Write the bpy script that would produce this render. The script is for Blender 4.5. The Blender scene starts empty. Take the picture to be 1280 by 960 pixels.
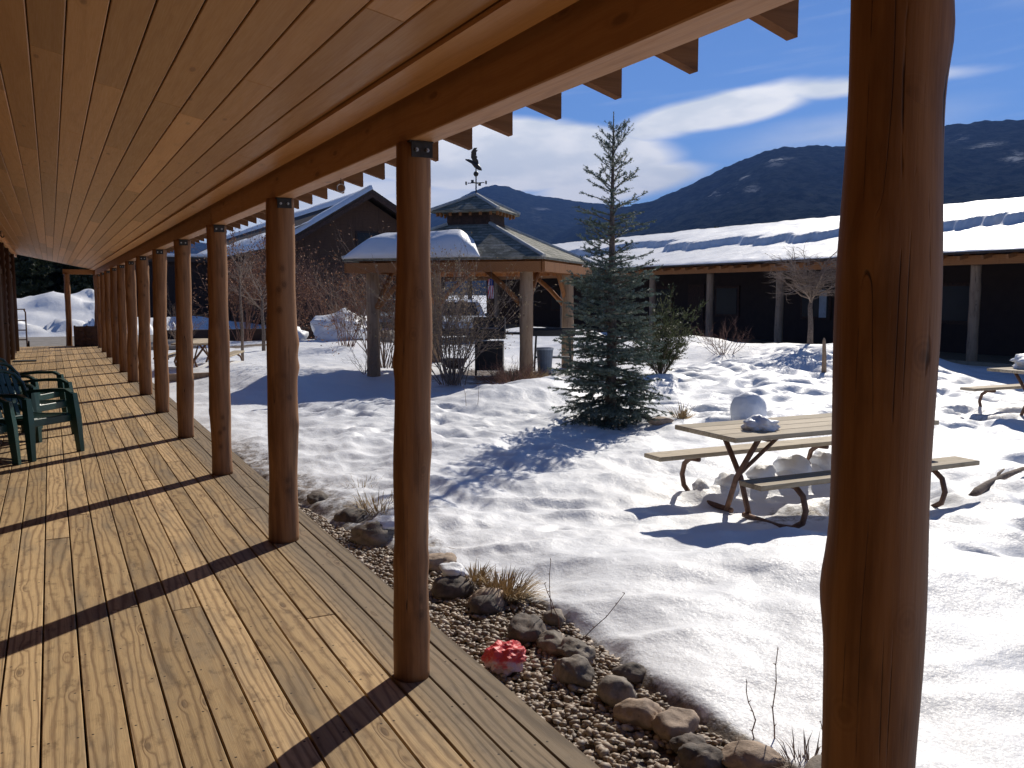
import bpy, math, random
import numpy as np
from mathutils import Matrix, Vector
PI = math.pi
R = math.radians
random.seed(7)
sc = bpy.context.scene
COL = sc.collection

# ------------------------------------------------------------------ camera
cam_d = bpy.data.cameras.new('camera')
cam = bpy.data.objects.new('camera', cam_d)
COL.objects.link(cam)
cam_d.sensor_width = 36.0
cam_d.lens = 36.0 * 1107.0 / 1280.0
cam_d.clip_start = 0.05
cam_d.clip_end = 30000
cam.matrix_world = Matrix(((0.88773181, 0.04634015, -0.45802273, 0.0),
                           (-0.46036098, 0.0893595, -0.88322288, 0.0),
                           (0.0, 0.99492084, 0.10066046, 1.6),
                           (0, 0, 0, 1)))
sc.camera = cam

# ------------------------------------------------------------------ light
SUN_EL = R(34.0)
SUN_AZ = R(52.3)          # clockwise from +Y towards +X
sun_dir = Vector((math.sin(SUN_AZ) * math.cos(SUN_EL), math.cos(SUN_AZ) * math.cos(SUN_EL), math.sin(SUN_EL)))
sd = bpy.data.lights.new('sun', 'SUN')
sd.energy = 4.7
sd.angle = R(0.53)
sd.color = (1.0, 0.93, 0.82)
sun = bpy.data.objects.new('sun', sd)
COL.objects.link(sun)
sun.rotation_euler = (-sun_dir).to_track_quat('-Z', 'Y').to_euler()
sun.location = (10, 10, 30)
sc.view_settings.view_transform = 'Standard'
sc.view_settings.look = 'None'
sc.view_settings.gamma = 1.0
sc.view_settings.exposure = 0.14
sc.view_settings.use_curve_mapping = False
sc.cycles.diffuse_bounces = 4
sc.cycles.glossy_bounces = 2
sc.cycles.transmission_bounces = 3
sc.cycles.max_bounces = 5
sc.cycles.volume_bounces = 0
SKY = 0.075
HAZE = 0.000085


class NT:
    """compact node-tree writer"""
    def __init__(s, tree):
        s.t = tree
        s.t.nodes.clear()

    def n(s, typ, ins=None, **kw):
        nd = s.t.nodes.new(typ)
        for k, v in kw.items():
            setattr(nd, k, v)
        if ins:
            for k, v in ins.items():
                sock = nd.inputs[k]
                if isinstance(v, bpy.types.NodeSocket):
                    s.t.links.new(v, sock)
                else:
                    sock.default_value = v
        return nd

    def m(s, op, a, b=None, c=None, clamp=False):
        ins = {0: a}
        if b is not None:
            ins[1] = b
        if c is not None:
            ins[2] = c
        nd = s.n('ShaderNodeMath', ins, operation=op)
        nd.use_clamp = clamp
        return nd.outputs[0]

    def comb(s, x, y, z):
        return s.n('ShaderNodeCombineXYZ', {0: x, 1: y, 2: z}).outputs[0]

    def ss(s, v, a, b, lo=0.0, hi=1.0):
        nd = s.n('ShaderNodeMapRange', {'Value': v, 'From Min': a, 'From Max': b, 'To Min': lo, 'To Max': hi},
                 interpolation_type='SMOOTHSTEP')
        return nd.outputs[0]

    def noise(s, vec, scale=1.0, detail=3.0, rough=0.5, dist=0.0):
        return s.n('ShaderNodeTexNoise', {'Vector': vec, 'Scale': scale, 'Detail': detail, 'Roughness': rough,
                                          'Distortion': dist}).outputs[0]

    def mix(s, f, a, b, blend='MIX'):
        nd = s.n('ShaderNodeMix', {'Factor': f}, data_type='RGBA', blend_type=blend)
        for k, v in ((6, a), (7, b)):
            if isinstance(v, bpy.types.NodeSocket):
                s.t.links.new(v, nd.inputs[k])
            else:
                nd.inputs[k].default_value = (v[0], v[1], v[2], 1)
        return nd.outputs[2]


# ------------------------------------------------------------------ world: sky and lens clouds
w = bpy.data.worlds.new('World')
sc.world = w
w.use_nodes = True
T = NT(w.node_tree)
sky = T.n('ShaderNodeTexSky', sky_type='NISHITA')
sky.sun_disc = False
sky.sun_elevation = SUN_EL
sky.sun_rotation = SUN_AZ
sky.altitude = 2400
sky.air_density = 1.0
sky.dust_density = 0.1
sky.ozone_density = 3.0
tc = T.n('ShaderNodeTexCoord')
sp = T.n('ShaderNodeSeparateXYZ', {0: tc.outputs['Generated']})
az = T.m('MULTIPLY', T.m('ARCTAN2', sp.outputs[0], sp.outputs[1]), 180 / PI)
el = T.m('MULTIPLY', T.m('ARCSINE', sp.outputs[2]), 180 / PI)
wob = T.noise(T.comb(T.m('MULTIPLY', az, 0.16), T.m('MULTIPLY', el, 0.5), 3.0), 1.0, 3.0, 0.5)
wob = T.m('MULTIPLY', T.m('SUBTRACT', wob, 0.5), 1.1)
elw = T.m('ADD', el, wob)
azw = T.m('ADD', az, T.m('MULTIPLY', wob, 1.4))


def cloud(a0, e0, ra, re, rot, soft, amp):
    c, s_ = math.cos(R(rot)), math.sin(R(rot))
    da = T.m('SUBTRACT', azw, a0)
    de = T.m('SUBTRACT', elw, e0)
    u = T.m('DIVIDE', T.m('ADD', T.m('MULTIPLY', da, c), T.m('MULTIPLY', de, s_)), ra)
    v = T.m('DIVIDE', T.m('SUBTRACT', T.m('MULTIPLY', de, c), T.m('MULTIPLY', da, s_)), re)
    d = T.m('SQRT', T.m('ADD', T.m('MULTIPLY', u, u), T.m('MULTIPLY', v, v)))
    return T.m('MULTIPLY', T.ss(d, 1.0 + soft * 0.4, 1.0 - soft), amp)


parts = [cloud(26.5, 8.6, 11.8, 2.35, -1, 0.22, 1.0), cloud(34.0, 6.9, 6.0, 1.2, 9, 0.45, 0.92),
         cloud(40.2, 11.1, 6.2, 1.05, 9, 0.4, 1.0), cloud(37.0, 10.3, 3.8, 0.8, 12, 0.6, 0.8),
         cloud(47.0, 12.0, 7.5, 0.5, 2, 0.8, 0.85), cloud(47.5, 9.6, 7.0, 1.1, 6, 1.0, 0.3),
         cloud(18.0, 5.0, 14.0, 4.0, 0, 0.8, 0.75), cloud(-14.0, 12.0, 22.0, 3.0, 4, 0.9, 0.5),
         cloud(75.0, 15.0, 18.0, 1.6, -4, 0.9, 0.5)]
cm = parts[0]
for p in parts[1:]:
    cm = T.m('MAXIMUM', cm, p)
streak = T.noise(T.comb(T.m('MULTIPLY', T.m('ADD', az, T.m('MULTIPLY', el, 1.3)), 0.12),
                        T.m('MULTIPLY', T.m('SUBTRACT', el, T.m('MULTIPLY', az, 0.12)), 1.5), 8.0), 1.0, 5.0, 0.55)
wisp = T.m('MULTIPLY', T.ss(streak, 0.5, 0.85), 0.09)
cm = T.m('MULTIPLY', T.m('ADD', cm, wisp), T.ss(streak, 0.12, 0.55, 0.85, 1.3), clamp=True)
body = T.noise(T.comb(T.m('MULTIPLY', az, 0.2), T.m('MULTIPLY', el, 0.55), 21.0), 1.0, 4.0, 0.5)
ccol = T.mix(T.ss(body, 0.36, 0.62), (11.6, 12.3, 13.1), (15.4, 15.4, 15.4))
dome = T.ss(el, 14.0, 55.0, 1.0, 0.42)
skyc = T.mix(1.0, sky.outputs[0], T.n('ShaderNodeCombineColor', {0: T.m('MULTIPLY', dome, 0.82), 1: T.m('MULTIPLY', dome, 1.02), 2: T.m('MULTIPLY', dome, 1.32)}).outputs[0], 'MULTIPLY')
bg = T.n('ShaderNodeBackground', {'Color': T.mix(cm, skyc, ccol), 'Strength': SKY})
T.n('ShaderNodeOutputWorld', {'Surface': bg.outputs[0]})


# ------------------------------------------------------------------ materials
def new_mat(name):
    m = bpy.data.materials.new(name)
    m.use_nodes = True
    return m, NT(m.node_tree)


def finish(t, col, rough=0.7, bump=None, bs=0.3, bd=0.01, spec=0.5, metal=0.0, **extra):
    ins = {'Base Color': col if isinstance(col, bpy.types.NodeSocket) else (*col, 1), 'Roughness': rough,
           'Specular IOR Level': spec, 'Metallic': metal}
    ins.update(extra)
    if bump is not None:
        b = t.n('ShaderNodeBump', {'Strength': bs, 'Distance': bd, 'Height': bump})
        ins['Normal'] = b.outputs[0]
    p = t.n('ShaderNodeBsdfPrincipled', ins)
    t.n('ShaderNodeOutputMaterial', {'Surface': p.outputs[0]})


def simple(name, col, rough=0.6, var=0.25, scale=8.0, metal=0.0, spec=0.5, bs=0.2, bd=0.004):
    m, t = new_mat(name)
    tc = t.n('ShaderNodeTexCoord')
    n1 = t.noise(tc.outputs['Object'], scale, 5.0, 0.6)
    a = [c * (1 - var) for c in col]
    b = [min(1, c * (1 + var)) for c in col]
    c = t.mix(t.ss(n1, 0.3, 0.7), a, b)
    finish(t, c, rough, n1, bs, bd, spec, metal)
    return m


def wood(name, light, dark, knotc, axis='y', ring=0.6, grey=None, rough=0.75, spec=0.3, freq=150.0, bs=0.35,
         knots=1.0, screws=None, greyx=None, stain=0.5):
    """sawn boards: growth rings bent round knots, fibre, per-board tint from the face attribute 'rnd'"""
    m, t = new_mat(name)
    tc = t.n('ShaderNodeTexCoord')
    s = t.n('ShaderNodeSeparateXYZ', {0: tc.outputs['Object']})
    at = t.n('ShaderNodeAttribute', attribute_name='rnd').outputs['Fac']
    o = {'x': 0, 'y': 1, 'z': 2}[axis]
    rest = [i for i in (0, 1, 2) if i != o]
    L = t.m('ADD', s.outputs[o], t.m('MULTIPLY', at, 37.0))
    A, B = s.outputs[rest[0]], s.outputs[rest[1]]
    off = t.m('MULTIPLY', at, 11.0)
    kv = t.comb(t.m('MULTIPLY', t.m('ADD', A, off), 12.0), t.m('MULTIPLY', L, 3.6), t.m('MULTIPLY', B, 12.0))
    vo = t.n('ShaderNodeTexVoronoi', {'Vector': kv, 'Scale': 1.0, 'Randomness': 1.0})
    d = vo.outputs['Distance']
    sel = t.n('ShaderNodeSeparateColor', {0: vo.outputs['Color']})
    pick = t.ss(sel.outputs[0], 0.62, 0.72)
    bend = t.m('MULTIPLY', t.m('DIVIDE', 0.22, t.m('ADD', t.m('MULTIPLY', d, d), 0.06)), t.m('MULTIPLY', pick, t.ss(d, 0.42, 0.1)))
    n1 = t.noise(t.comb(t.m('MULTIPLY', t.m('ADD', A, off), 3.4), t.m('MULTIPLY', L, 0.36), t.m('MULTIPLY', B, 3.4)), 1.0, 2.5, 0.55)
    ph = t.m('ADD', t.m('ADD', t.m('MULTIPLY', A, freq), t.m('MULTIPLY', B, freq * 0.8)), t.m('MULTIPLY', n1, 44.0))
    n0 = t.noise(t.comb(t.m('MULTIPLY', A, 22.0), t.m('MULTIPLY', L, 3.2), off), 1.0, 3.0, 0.6)
    ph = t.m('ADD', t.m('ADD', ph, t.m('MULTIPLY', n0, 4.5)), t.m('MULTIPLY', bend, t.m('MULTIPLY_ADD', n0, 3.0, 1.2)))
    sn = t.m('ADD', t.m('MULTIPLY', t.m('SINE', ph), 0.5), 0.5)
    rg = t.m('POWER', sn, 2.8)
    fib = t.noise(t.comb(t.m('MULTIPLY', A, 260.0), t.m('MULTIPLY', L, 5.0), t.m('MULTIPLY', B, 260.0)), 1.0, 3.0, 0.6)
    blot = t.noise(t.comb(t.m('MULTIPLY', t.m('ADD', A, off), 15.0), t.m('MULTIPLY', L, 7.0), B), 1.0, 5.0, 0.65)
    c = t.mix(t.m('MULTIPLY', rg, ring), light, dark)
    c = t.mix(t.ss(fib, 0.35, 0.75, 0.0, 0.35), c, dark)
    c = t.mix(t.ss(blot, 0.5, 0.75, 0.0, stain), c, [x * 0.62 for x in dark])
    # board to board tint
    bt = t.m('FRACT', t.m('MULTIPLY', at, 7.13))
    c = t.mix(1.0, c, t.n('ShaderNodeCombineColor', {0: t.m('MULTIPLY_ADD', bt, 0.46, 0.74), 1: t.m('MULTIPLY_ADD', bt, 0.47, 0.73),
                                                     2: t.m('MULTIPLY_ADD', bt, 0.5, 0.7)}).outputs[0], 'MULTIPLY')
    if grey:
        g = t.ss(t.noise(t.comb(t.m('MULTIPLY', t.m('ADD', A, off), 5.0), t.m('MULTIPLY', L, 0.9), 4.0), 1.0, 4.0, 0.6), 0.44, 0.70, 0.0, 0.62)
        if greyx is not None:
            g = t.m('MAXIMUM', g, t.ss(s.outputs[0], greyx[0], greyx[1], 0.0, 0.78))
        c = t.mix(g, c, t.mix(rg, grey, [x * 0.62 for x in grey]))
    core = t.m('MULTIPLY', t.ss(t.m('ADD', d, t.m('MULTIPLY', blot, 0.16)), 0.26, 0.16), pick)
    c = t.mix(t.m('MULTIPLY', core, 0.8 * knots), c, knotc)
    halo = t.m('MULTIPLY', t.ss(d, 0.42, 0.12), pick)
    c = t.mix(t.m('MULTIPLY', halo, 0.35 * knots), c, dark)
    h = t.m('ADD', t.m('MULTIPLY', rg, -0.5), t.m('MULTIPLY', fib, 0.7))
    if screws:
        x0, wd, pitch = screws
        u = t.m('MULTIPLY', t.m('FRACT', t.m('DIVIDE', t.m('SUBTRACT', A, x0), wd)), wd)
        u = t.m('SUBTRACT', t.m('ABSOLUTE', t.m('SUBTRACT', u, wd / 2)), wd / 2 - 0.025)
        v = t.m('SUBTRACT', t.m('MULTIPLY', t.m('FRACT', t.m('DIVIDE', s.outputs[1], pitch)), pitch), pitch / 2)
        dd = t.m('SQRT', t.m('ADD', t.m('MULTIPLY', u, u), t.m('MULTIPLY', v, v)))
        c = t.mix(t.ss(dd, 0.006, 0.0035), c, (0.03, 0.022, 0.018))
    finish(t, c, t.ss(fib, 0.2, 0.8, rough - 0.1, rough + 0.12), h, bs, 0.0025, spec)
    return m


def logmat(name, light, dark, rough=0.62, spec=0.3, knots=1.0):
    m, t = new_mat(name)
    tc = t.n('ShaderNodeTexCoord')
    oi = t.n('ShaderNodeObjectInfo')
    s = t.n('ShaderNodeSeparateXYZ', {0: tc.outputs['Object']})
    r = t.m('MULTIPLY', oi.outputs['Random'], 40.0)
    zz = t.m('ADD', s.outputs[2], r)
    v1 = t.comb(t.m('MULTIPLY', s.outputs[0], 24), t.m('MULTIPLY', s.outputs[1], 24), t.m('MULTIPLY', zz, 1.6))
    st = t.noise(v1, 1.0, 4.0, 0.6)
    fine = t.noise(t.comb(t.m('MULTIPLY', s.outputs[0], 160), t.m('MULTIPLY', s.outputs[1], 160), t.m('MULTIPLY', zz, 7)), 1.0, 3.0, 0.6)
    blot = t.noise(t.comb(t.m('MULTIPLY', s.outputs[0], 9), t.m('MULTIPLY', s.outputs[1], 9), t.m('MULTIPLY', zz, 2.6)), 1.0, 4.0, 0.6)
    vo = t.n('ShaderNodeTexVoronoi', {'Vector': t.comb(t.m('MULTIPLY', s.outputs[0], 12.0), t.m('MULTIPLY', s.outputs[1], 12.0), t.m('MULTIPLY', zz, 9.5)), 'Scale': 1.0})
    d = vo.outputs['Distance']
    sel = t.n('ShaderNodeSeparateColor', {0: vo.outputs['Color']})
    pick = t.ss(sel.outputs[1], 0.86, 0.90)
    k = t.m('MULTIPLY', t.ss(t.m('ADD', d, t.m('MULTIPLY', fine, 0.26)), 0.42, 0.20), pick)
    halo = t.m('MULTIPLY', t.ss(d, 0.55, 0.2), pick)
    rings = t.m('ADD', t.m('MULTIPLY', t.m('SINE', t.m('MULTIPLY', d, 60.0)), 0.5), 0.5)
    cr = t.noise(t.comb(t.m('MULTIPLY', s.outputs[0], 17), t.m('MULTIPLY', s.outputs[1], 17), t.m('MULTIPLY', zz, 0.22)), 1.0, 1.0, 0.5)
    crack = t.ss(t.m('ABSOLUTE', t.m('SUBTRACT', cr, 0.55)), 0.009, 0.002)
    crack = t.m('MULTIPLY', crack, t.ss(blot, 0.5, 0.58))
    c = t.mix(t.ss(st, 0.3, 0.7), light, dark)
    c = t.mix(t.ss(blot, 0.52, 0.72, 0.0, 0.6), c, [x * 0.6 for x in dark])
    c = t.mix(t.m('MULTIPLY', fine, 0.35), c, dark)
    c = t.mix(t.m('MULTIPLY', t.m('MULTIPLY', halo, rings), 0.35), c, [x * 0.6 for x in dark])
    c = t.mix(t.m('MULTIPLY', k, 0.5 * knots), c, (0.05, 0.022, 0.012))
    c = t.mix(t.m('MULTIPLY', crack, 0.8), c, (0.02, 0.01, 0.006))
    h = t.m('SUBTRACT', t.m('ADD', t.m('MULTIPLY', st, 0.5), t.m('MULTIPLY', fine, 0.25)), t.m('MULTIPLY', crack, 1.5))
    h = t.m('ADD', h, t.m('MULTIPLY', halo, 0.5))
    finish(t, c, rough, h, 0.5, 0.006, spec)
    return m


M = {}
M['deck'] = wood('weathered_deck_boards', (0.56, 0.39, 0.205), (0.25, 0.155, 0.08), (0.07, 0.047, 0.033), 'y', 0.8,
                 (0.2, 0.16, 0.115), 0.78, 0.25, 155.0, 0.5, 0.9, (-0.106, 0.1447, 0.406), (1.12, 1.30), 0.85)
M['rim'] = wood('rim_board_wood', (0.3, 0.25, 0.18), (0.2, 0.16, 0.11), (0.1, 0.07, 0.05), 'y', 0.5)
M['ceil'] = wood('varnished_ceiling_boards', (0.63, 0.355, 0.16), (0.53, 0.275, 0.115), (0.15, 0.06, 0.025), 'y', 0.5, None, 0.42,
                 0.4, 90.0, 0.12, 1.0, None, None, 0.12)
M['beam'] = wood('varnished_beam_wood', (0.47, 0.24, 0.10), (0.36, 0.165, 0.062), (0.09, 0.035, 0.015), 'y', 0.5, None, 0.5, 0.4, 110.0, 0.2, 0.9, None, None, 0.25)
M['rafter'] = wood('rafter_wood', (0.24, 0.11, 0.045), (0.17, 0.075, 0.03), (0.1, 0.04, 0.02), 'x', 0.6)
M['table'] = wood('bleached_table_planks', (0.56, 0.47, 0.34), (0.4, 0.31, 0.2), (0.18, 0.12, 0.08), 'x', 0.6, None, 0.75, 0.3, 150.0, 0.4, 0.7)
M['trim'] = wood('orange_brown_trim', (0.38, 0.165, 0.06), (0.27, 0.105, 0.035), (0.12, 0.05, 0.02), 'y', 0.5)
M['log'] = logmat('peeled_log', (0.38, 0.19, 0.082), (0.20, 0.09, 0.038))
M['log_dark'] = logmat('dark_stained_log', (0.10, 0.05, 0.03), (0.055, 0.027, 0.018))
M['log_grey'] = logmat('weathered_log', (0.42, 0.3, 0.2), (0.3, 0.2, 0.13), 0.8, 0.2)
M['bark'] = simple('grey_bark', (0.16, 0.12, 0.095), 0.9, 0.4, 30, bs=0.6, bd=0.01)
M['twig'] = simple('bare_twig', (0.27, 0.2, 0.15), 0.85, 0.35, 12)
M['twig_red'] = simple('reddish_twig', (0.19, 0.095, 0.065), 0.85, 0.35, 12)
M['leaf_dry'] = simple('dry_orange_leaf', (0.34, 0.16, 0.075), 0.8, 0.45, 5)
M['straw'] = simple('dry_straw_grass', (0.42, 0.31, 0.17), 0.85, 0.35, 9)
M['wall'] = simple('dark_stained_wall', (0.06, 0.03, 0.02), 0.8, 0.4, 14, bs=0.4, bd=0.006)
M['wall2'] = simple('dark_brown_siding', (0.04, 0.024, 0.019), 0.85, 0.12, 5, bs=0.1, bd=0.01)
M['black'] = simple('black_metal', (0.018, 0.018, 0.02), 0.45, 0.2, 20, spec=0.5)
M['iron'] = simple('dark_bracket_metal', (0.03, 0.028, 0.028), 0.5, 0.3, 40, metal=0.4)
M['bolt'] = simple('galvanised_bolt', (0.4, 0.4, 0.4), 0.35, 0.1, 40, metal=0.9)
M['rust'] = simple('rusty_brown_tube', (0.16, 0.085, 0.055), 0.6, 0.3, 25, metal=0.2)
M['green'] = simple('dark_green_resin', (0.013, 0.056, 0.052), 0.38, 0.12, 5)
M['tyre'] = simple('tyre_rubber', (0.02, 0.02, 0.02), 0.8, 0.1)
M['glass'] = simple('dark_window_glass', (0.018, 0.02, 0.024), 0.3, 0.1, 3, spec=0.25, bs=0.0)
M['pale'] = simple('pale_curtain', (0.45, 0.5, 0.55), 0.6, 0.1)
M['car_white'] = simple('white_car_paint', (0.7, 0.72, 0.74), 0.3, 0.03, 2, bs=0.0)
M['car_grey'] = simple('silver_blue_car_paint', (0.28, 0.33, 0.38), 0.3, 0.05, 2, bs=0.0)
M['bin'] = simple('blue_grey_bin_plastic', (0.14, 0.18, 0.24), 0.5, 0.1)
M['asphalt'] = simple('grey_pavement', (0.23, 0.21, 0.19), 0.9, 0.2, 3, bs=0.4)
M['doormat'] = simple('black_rubber_mat', (0.025, 0.025, 0.025), 0.9, 0.2, 60)
M['blue'] = simple('flag_blue', (0.02, 0.03, 0.12), 0.8, 0.1)
M['wreath'] = simple('green_shrub_strip', (0.05, 0.06, 0.03), 0.9, 0.4, 6)


def snow_mat(name='snow', ground=False):
    m, t = new_mat(name)
    tc = t.n('ShaderNodeTexCoord')
    o = tc.outputs['Object']
    n1 = t.noise(o, 1.3, 6.0, 0.6)
    n2 = t.noise(o, 9.0, 6.0, 0.65)
    n3 = t.noise(o, 70.0, 4.0, 0.7)
    c = t.mix(t.ss(n1, 0.35, 0.7), (0.86, 0.88, 0.91), (0.91, 0.92, 0.935))
    if ground:
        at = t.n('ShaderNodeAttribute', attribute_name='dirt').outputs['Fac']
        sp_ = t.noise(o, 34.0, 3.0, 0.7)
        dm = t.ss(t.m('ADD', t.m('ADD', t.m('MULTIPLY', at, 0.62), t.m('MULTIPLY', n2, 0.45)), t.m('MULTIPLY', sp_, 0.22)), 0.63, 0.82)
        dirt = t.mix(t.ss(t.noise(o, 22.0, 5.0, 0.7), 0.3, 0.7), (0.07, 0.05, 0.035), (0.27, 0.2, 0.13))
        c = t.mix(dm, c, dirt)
        litter = t.m('MULTIPLY', t.ss(t.noise(o, 55.0, 2.0, 0.5), 0.74, 0.78), t.ss(n1, 0.45, 0.6))
        c = t.mix(t.m('MULTIPLY', litter, 0.6), c, (0.3, 0.22, 0.15))
    h = t.m('ADD', t.m('ADD', t.m('MULTIPLY', n2, 0.8), t.m('MULTIPLY', n3, 0.10)), t.m('MULTIPLY', n1, 1.2))
    finish(t, c, t.ss(n3, 0.3, 0.7, 0.38, 0.7), h, 0.55, 0.03, 0.35)
    return m


M['snow'] = snow_mat()
M['snow_g'] = snow_mat('snow_ground', True)


def rock_mat(name, a, b):
    m, t = new_mat(name)
    tc = t.n('ShaderNodeTexCoord')
    oi = t.n('ShaderNodeObjectInfo')
    v = t.n('ShaderNodeVectorMath', {0: tc.outputs['Object'], 1: oi.outputs['Random']}, operation='ADD').outputs[0]
    n1 = t.noise(v, 12, 6, 0.65)
    n2 = t.noise(v, 90, 4, 0.7)
    c = t.mix(t.ss(n1, 0.35, 0.65), a, b)
    c = t.mix(t.ss(n2, 0.58, 0.7, 0, 0.6), c, [x * 0.4 for x in a])
    finish(t, c, 0.75, t.m('ADD', n1, t.m('MULTIPLY', n2, 0.4)), 0.5, 0.012, 0.3)
    return m


M['rock_tan'] = rock_mat('tan_stone', (0.3, 0.22, 0.16), (0.48, 0.36, 0.26))
M['rock_grey'] = rock_mat('grey_stone', (0.15, 0.125, 0.10), (0.3, 0.25, 0.2))
M['rock_dark'] = rock_mat('dark_stone', (0.08, 0.065, 0.055), (0.18, 0.14, 0.11))


def pebble_mat():
    m, t = new_mat('river_pebbles')
    at = t.n('ShaderNodeAttribute', attribute_name='rnd').outputs['Fac']
    r = t.n('ShaderNodeValToRGB', {'Fac': at})
    e = r.color_ramp.elements
    e[0].color = (0.12, 0.085, 0.06, 1)
    e[1].color = (0.6, 0.5, 0.38, 1)
    for p, c in ((0.3, (0.26, 0.19, 0.125)), (0.55, (0.38, 0.28, 0.19)), (0.75, (0.3, 0.25, 0.2)), (0.9, (0.4, 0.31, 0.23))):
        q = e.new(p)
        q.color = (*c, 1)
    finish(t, r.outputs[0], 0.6)
    return m


M['pebble'] = pebble_mat()


def shingle_mat():
    m, t = new_mat('cedar_shingles')
    tc = t.n('ShaderNodeTexCoord')
    o = tc.outputs['Object']
    s = t.n('ShaderNodeSeparateXYZ', {0: o})
    row = t.m('FRACT', t.m('MULTIPLY', s.outputs[2], 15.0))
    n1 = t.noise(o, 14, 5, 0.7)
    cell = t.n('ShaderNodeTexVoronoi', {'Vector': t.comb(t.m('MULTIPLY', s.outputs[0], 6), t.m('MULTIPLY', s.outputs[1], 6), t.m('FLOOR', t.m('MULTIPLY', s.outputs[2], 15.0))), 'Scale': 1.0})
    cc = t.n('ShaderNodeSeparateColor', {0: cell.outputs['Color']})
    c = t.mix(cc.outputs[0], (0.17, 0.17, 0.14), (0.42, 0.40, 0.34))
    c = t.mix(t.ss(n1, 0.4, 0.7, 0, 0.6), c, (0.11, 0.12, 0.085))
    c = t.mix(t.ss(row, 0.18, 0.02), c, (0.03, 0.03, 0.025))
    finish(t, c, 0.85, t.m('ADD', row, t.m('MULTIPLY', n1, 0.6)), 0.8, 0.03, 0.12)
    return m


M['shingle'] = shingle_mat()
M['metalroof'] = simple('dark_metal_roof', (0.075, 0.055, 0.045), 0.8, 0.2, 3, spec=0.15)
M['gable'] = wood('brown_log_siding', (0.11, 0.06, 0.036), (0.07, 0.036, 0.022), (0.03, 0.016, 0.01), 'x', 0.6)


def needle_mat(name, a, b, c3):
    m, t = new_mat(name)
    tc = t.n('ShaderNodeTexCoord')
    at = t.n('ShaderNodeAttribute', attribute_name='rnd').outputs['Fac']
    n = t.noise(tc.outputs['Object'], 3.5, 4, 0.6)
    c = t.mix(at, a, b)
    c = t.mix(t.ss(n, 0.5, 0.72, 0, 0.6), c, c3)
    p = t.n('ShaderNodeBsdfPrincipled', {'Base Color': c, 'Roughness': 0.55, 'Specular IOR Level': 0.35})
    tr = t.n('ShaderNodeBsdfTranslucent', {'Color': c})
    mx = t.n('ShaderNodeMixShader', {0: 0.22, 1: p.outputs[0], 2: tr.outputs[0]})
    t.n('ShaderNodeOutputMaterial', {'Surface': mx.outputs[0]})
    return m


M['spruce'] = needle_mat('blue_spruce_needles', (0.07, 0.105, 0.08), (0.20, 0.25, 0.215), (0.17, 0.18, 0.10))
M['juniper'] = needle_mat('juniper_foliage', (0.045, 0.06, 0.025), (0.12, 0.13, 0.055), (0.14, 0.10, 0.05))
M['pine'] = needle_mat('dark_pine_needles', (0.014, 0.024, 0.014), (0.04, 0.055, 0.03), (0.035, 0.035, 0.02))


def mountain_mat():
    m, t = new_mat('forested_mountain')
    tc = t.n('ShaderNodeTexCoord')
    o = tc.outputs['Object']
    g = t.n('ShaderNodeNewGeometry')
    n1 = t.noise(o, 0.0022, 8, 0.62)
    n2 = t.noise(o, 0.03, 5, 0.75)
    n3 = t.noise(o, 0.0007, 3, 0.5)
    c = t.mix(t.ss(n2, 0.38, 0.66), (0.006, 0.010, 0.010), (0.034, 0.042, 0.044))
    s = t.n('ShaderNodeSeparateXYZ', {0: o})
    hi = t.ss(s.outputs[2], 150, 620, 0.0, 0.075)
    sm = t.ss(t.m('ADD', t.m('ADD', n1, t.m('MULTIPLY', n2, 0.22)), hi), 0.80, 0.86)
    at = t.n('ShaderNodeAttribute', attribute_name='dirt').outputs['Fac']
    sm2 = t.m('MULTIPLY', at, t.ss(n2, 0.36, 0.52))
    n4 = t.noise(o, 0.011, 6, 0.7)
    c = t.mix(t.m('MULTIPLY', t.m('MULTIPLY', t.m('MAXIMUM', sm, sm2), 0.75), t.ss(n4, 0.4, 0.62)), c, (0.6, 0.64, 0.68))
    finish(t, c, 1.0, n2, 0.5, 8.0, 0.0)
    return m


M['mountain'] = mountain_mat()


def bag_mat():
    m, t = new_mat('red_and_clear_plastic')
    tc = t.n('ShaderNodeTexCoord')
    s = t.n('ShaderNodeSeparateXYZ', {0: tc.outputs['Object']})
    n = t.noise(tc.outputs['Object'], 18, 3, 0.6)
    f = t.ss(t.m('ADD', s.outputs[2], t.m('MULTIPLY', t.m('SUBTRACT', n, 0.5), 0.2)), -0.03, 0.02)
    c = t.mix(f, (0.72, 0.5, 0.5), (0.72, 0.07, 0.07))
    c = t.mix(t.ss(n, 0.58, 0.7, 0, 0.35), c, (0.85, 0.5, 0.48))
    finish(t, c, 0.5, n, 0.4, 0.01, 0.3)
    return m


M['bag'] = bag_mat()


def flag_mat():
    m, t = new_mat('striped_flag_cloth')
    tc = t.n('ShaderNodeTexCoord')
    s = t.n('ShaderNodeSeparateXYZ', {0: tc.outputs['Object']})
    st = t.m('GREATER_THAN', t.m('FRACT', t.m('MULTIPLY', s.outputs[1], 11.0)), 0.5)
    c = t.mix(st, (0.75, 0.73, 0.72), (0.6, 0.03, 0.05))
    can = t.m('MULTIPLY', t.m('GREATER_THAN', s.outputs[2], -0.32), t.m('LESS_THAN', s.outputs[1], -0.02))
    c = t.mix(can, c, (0.03, 0.05, 0.2))
    finish(t, c, 0.8)
    return m


M['flag'] = flag_mat()


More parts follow.
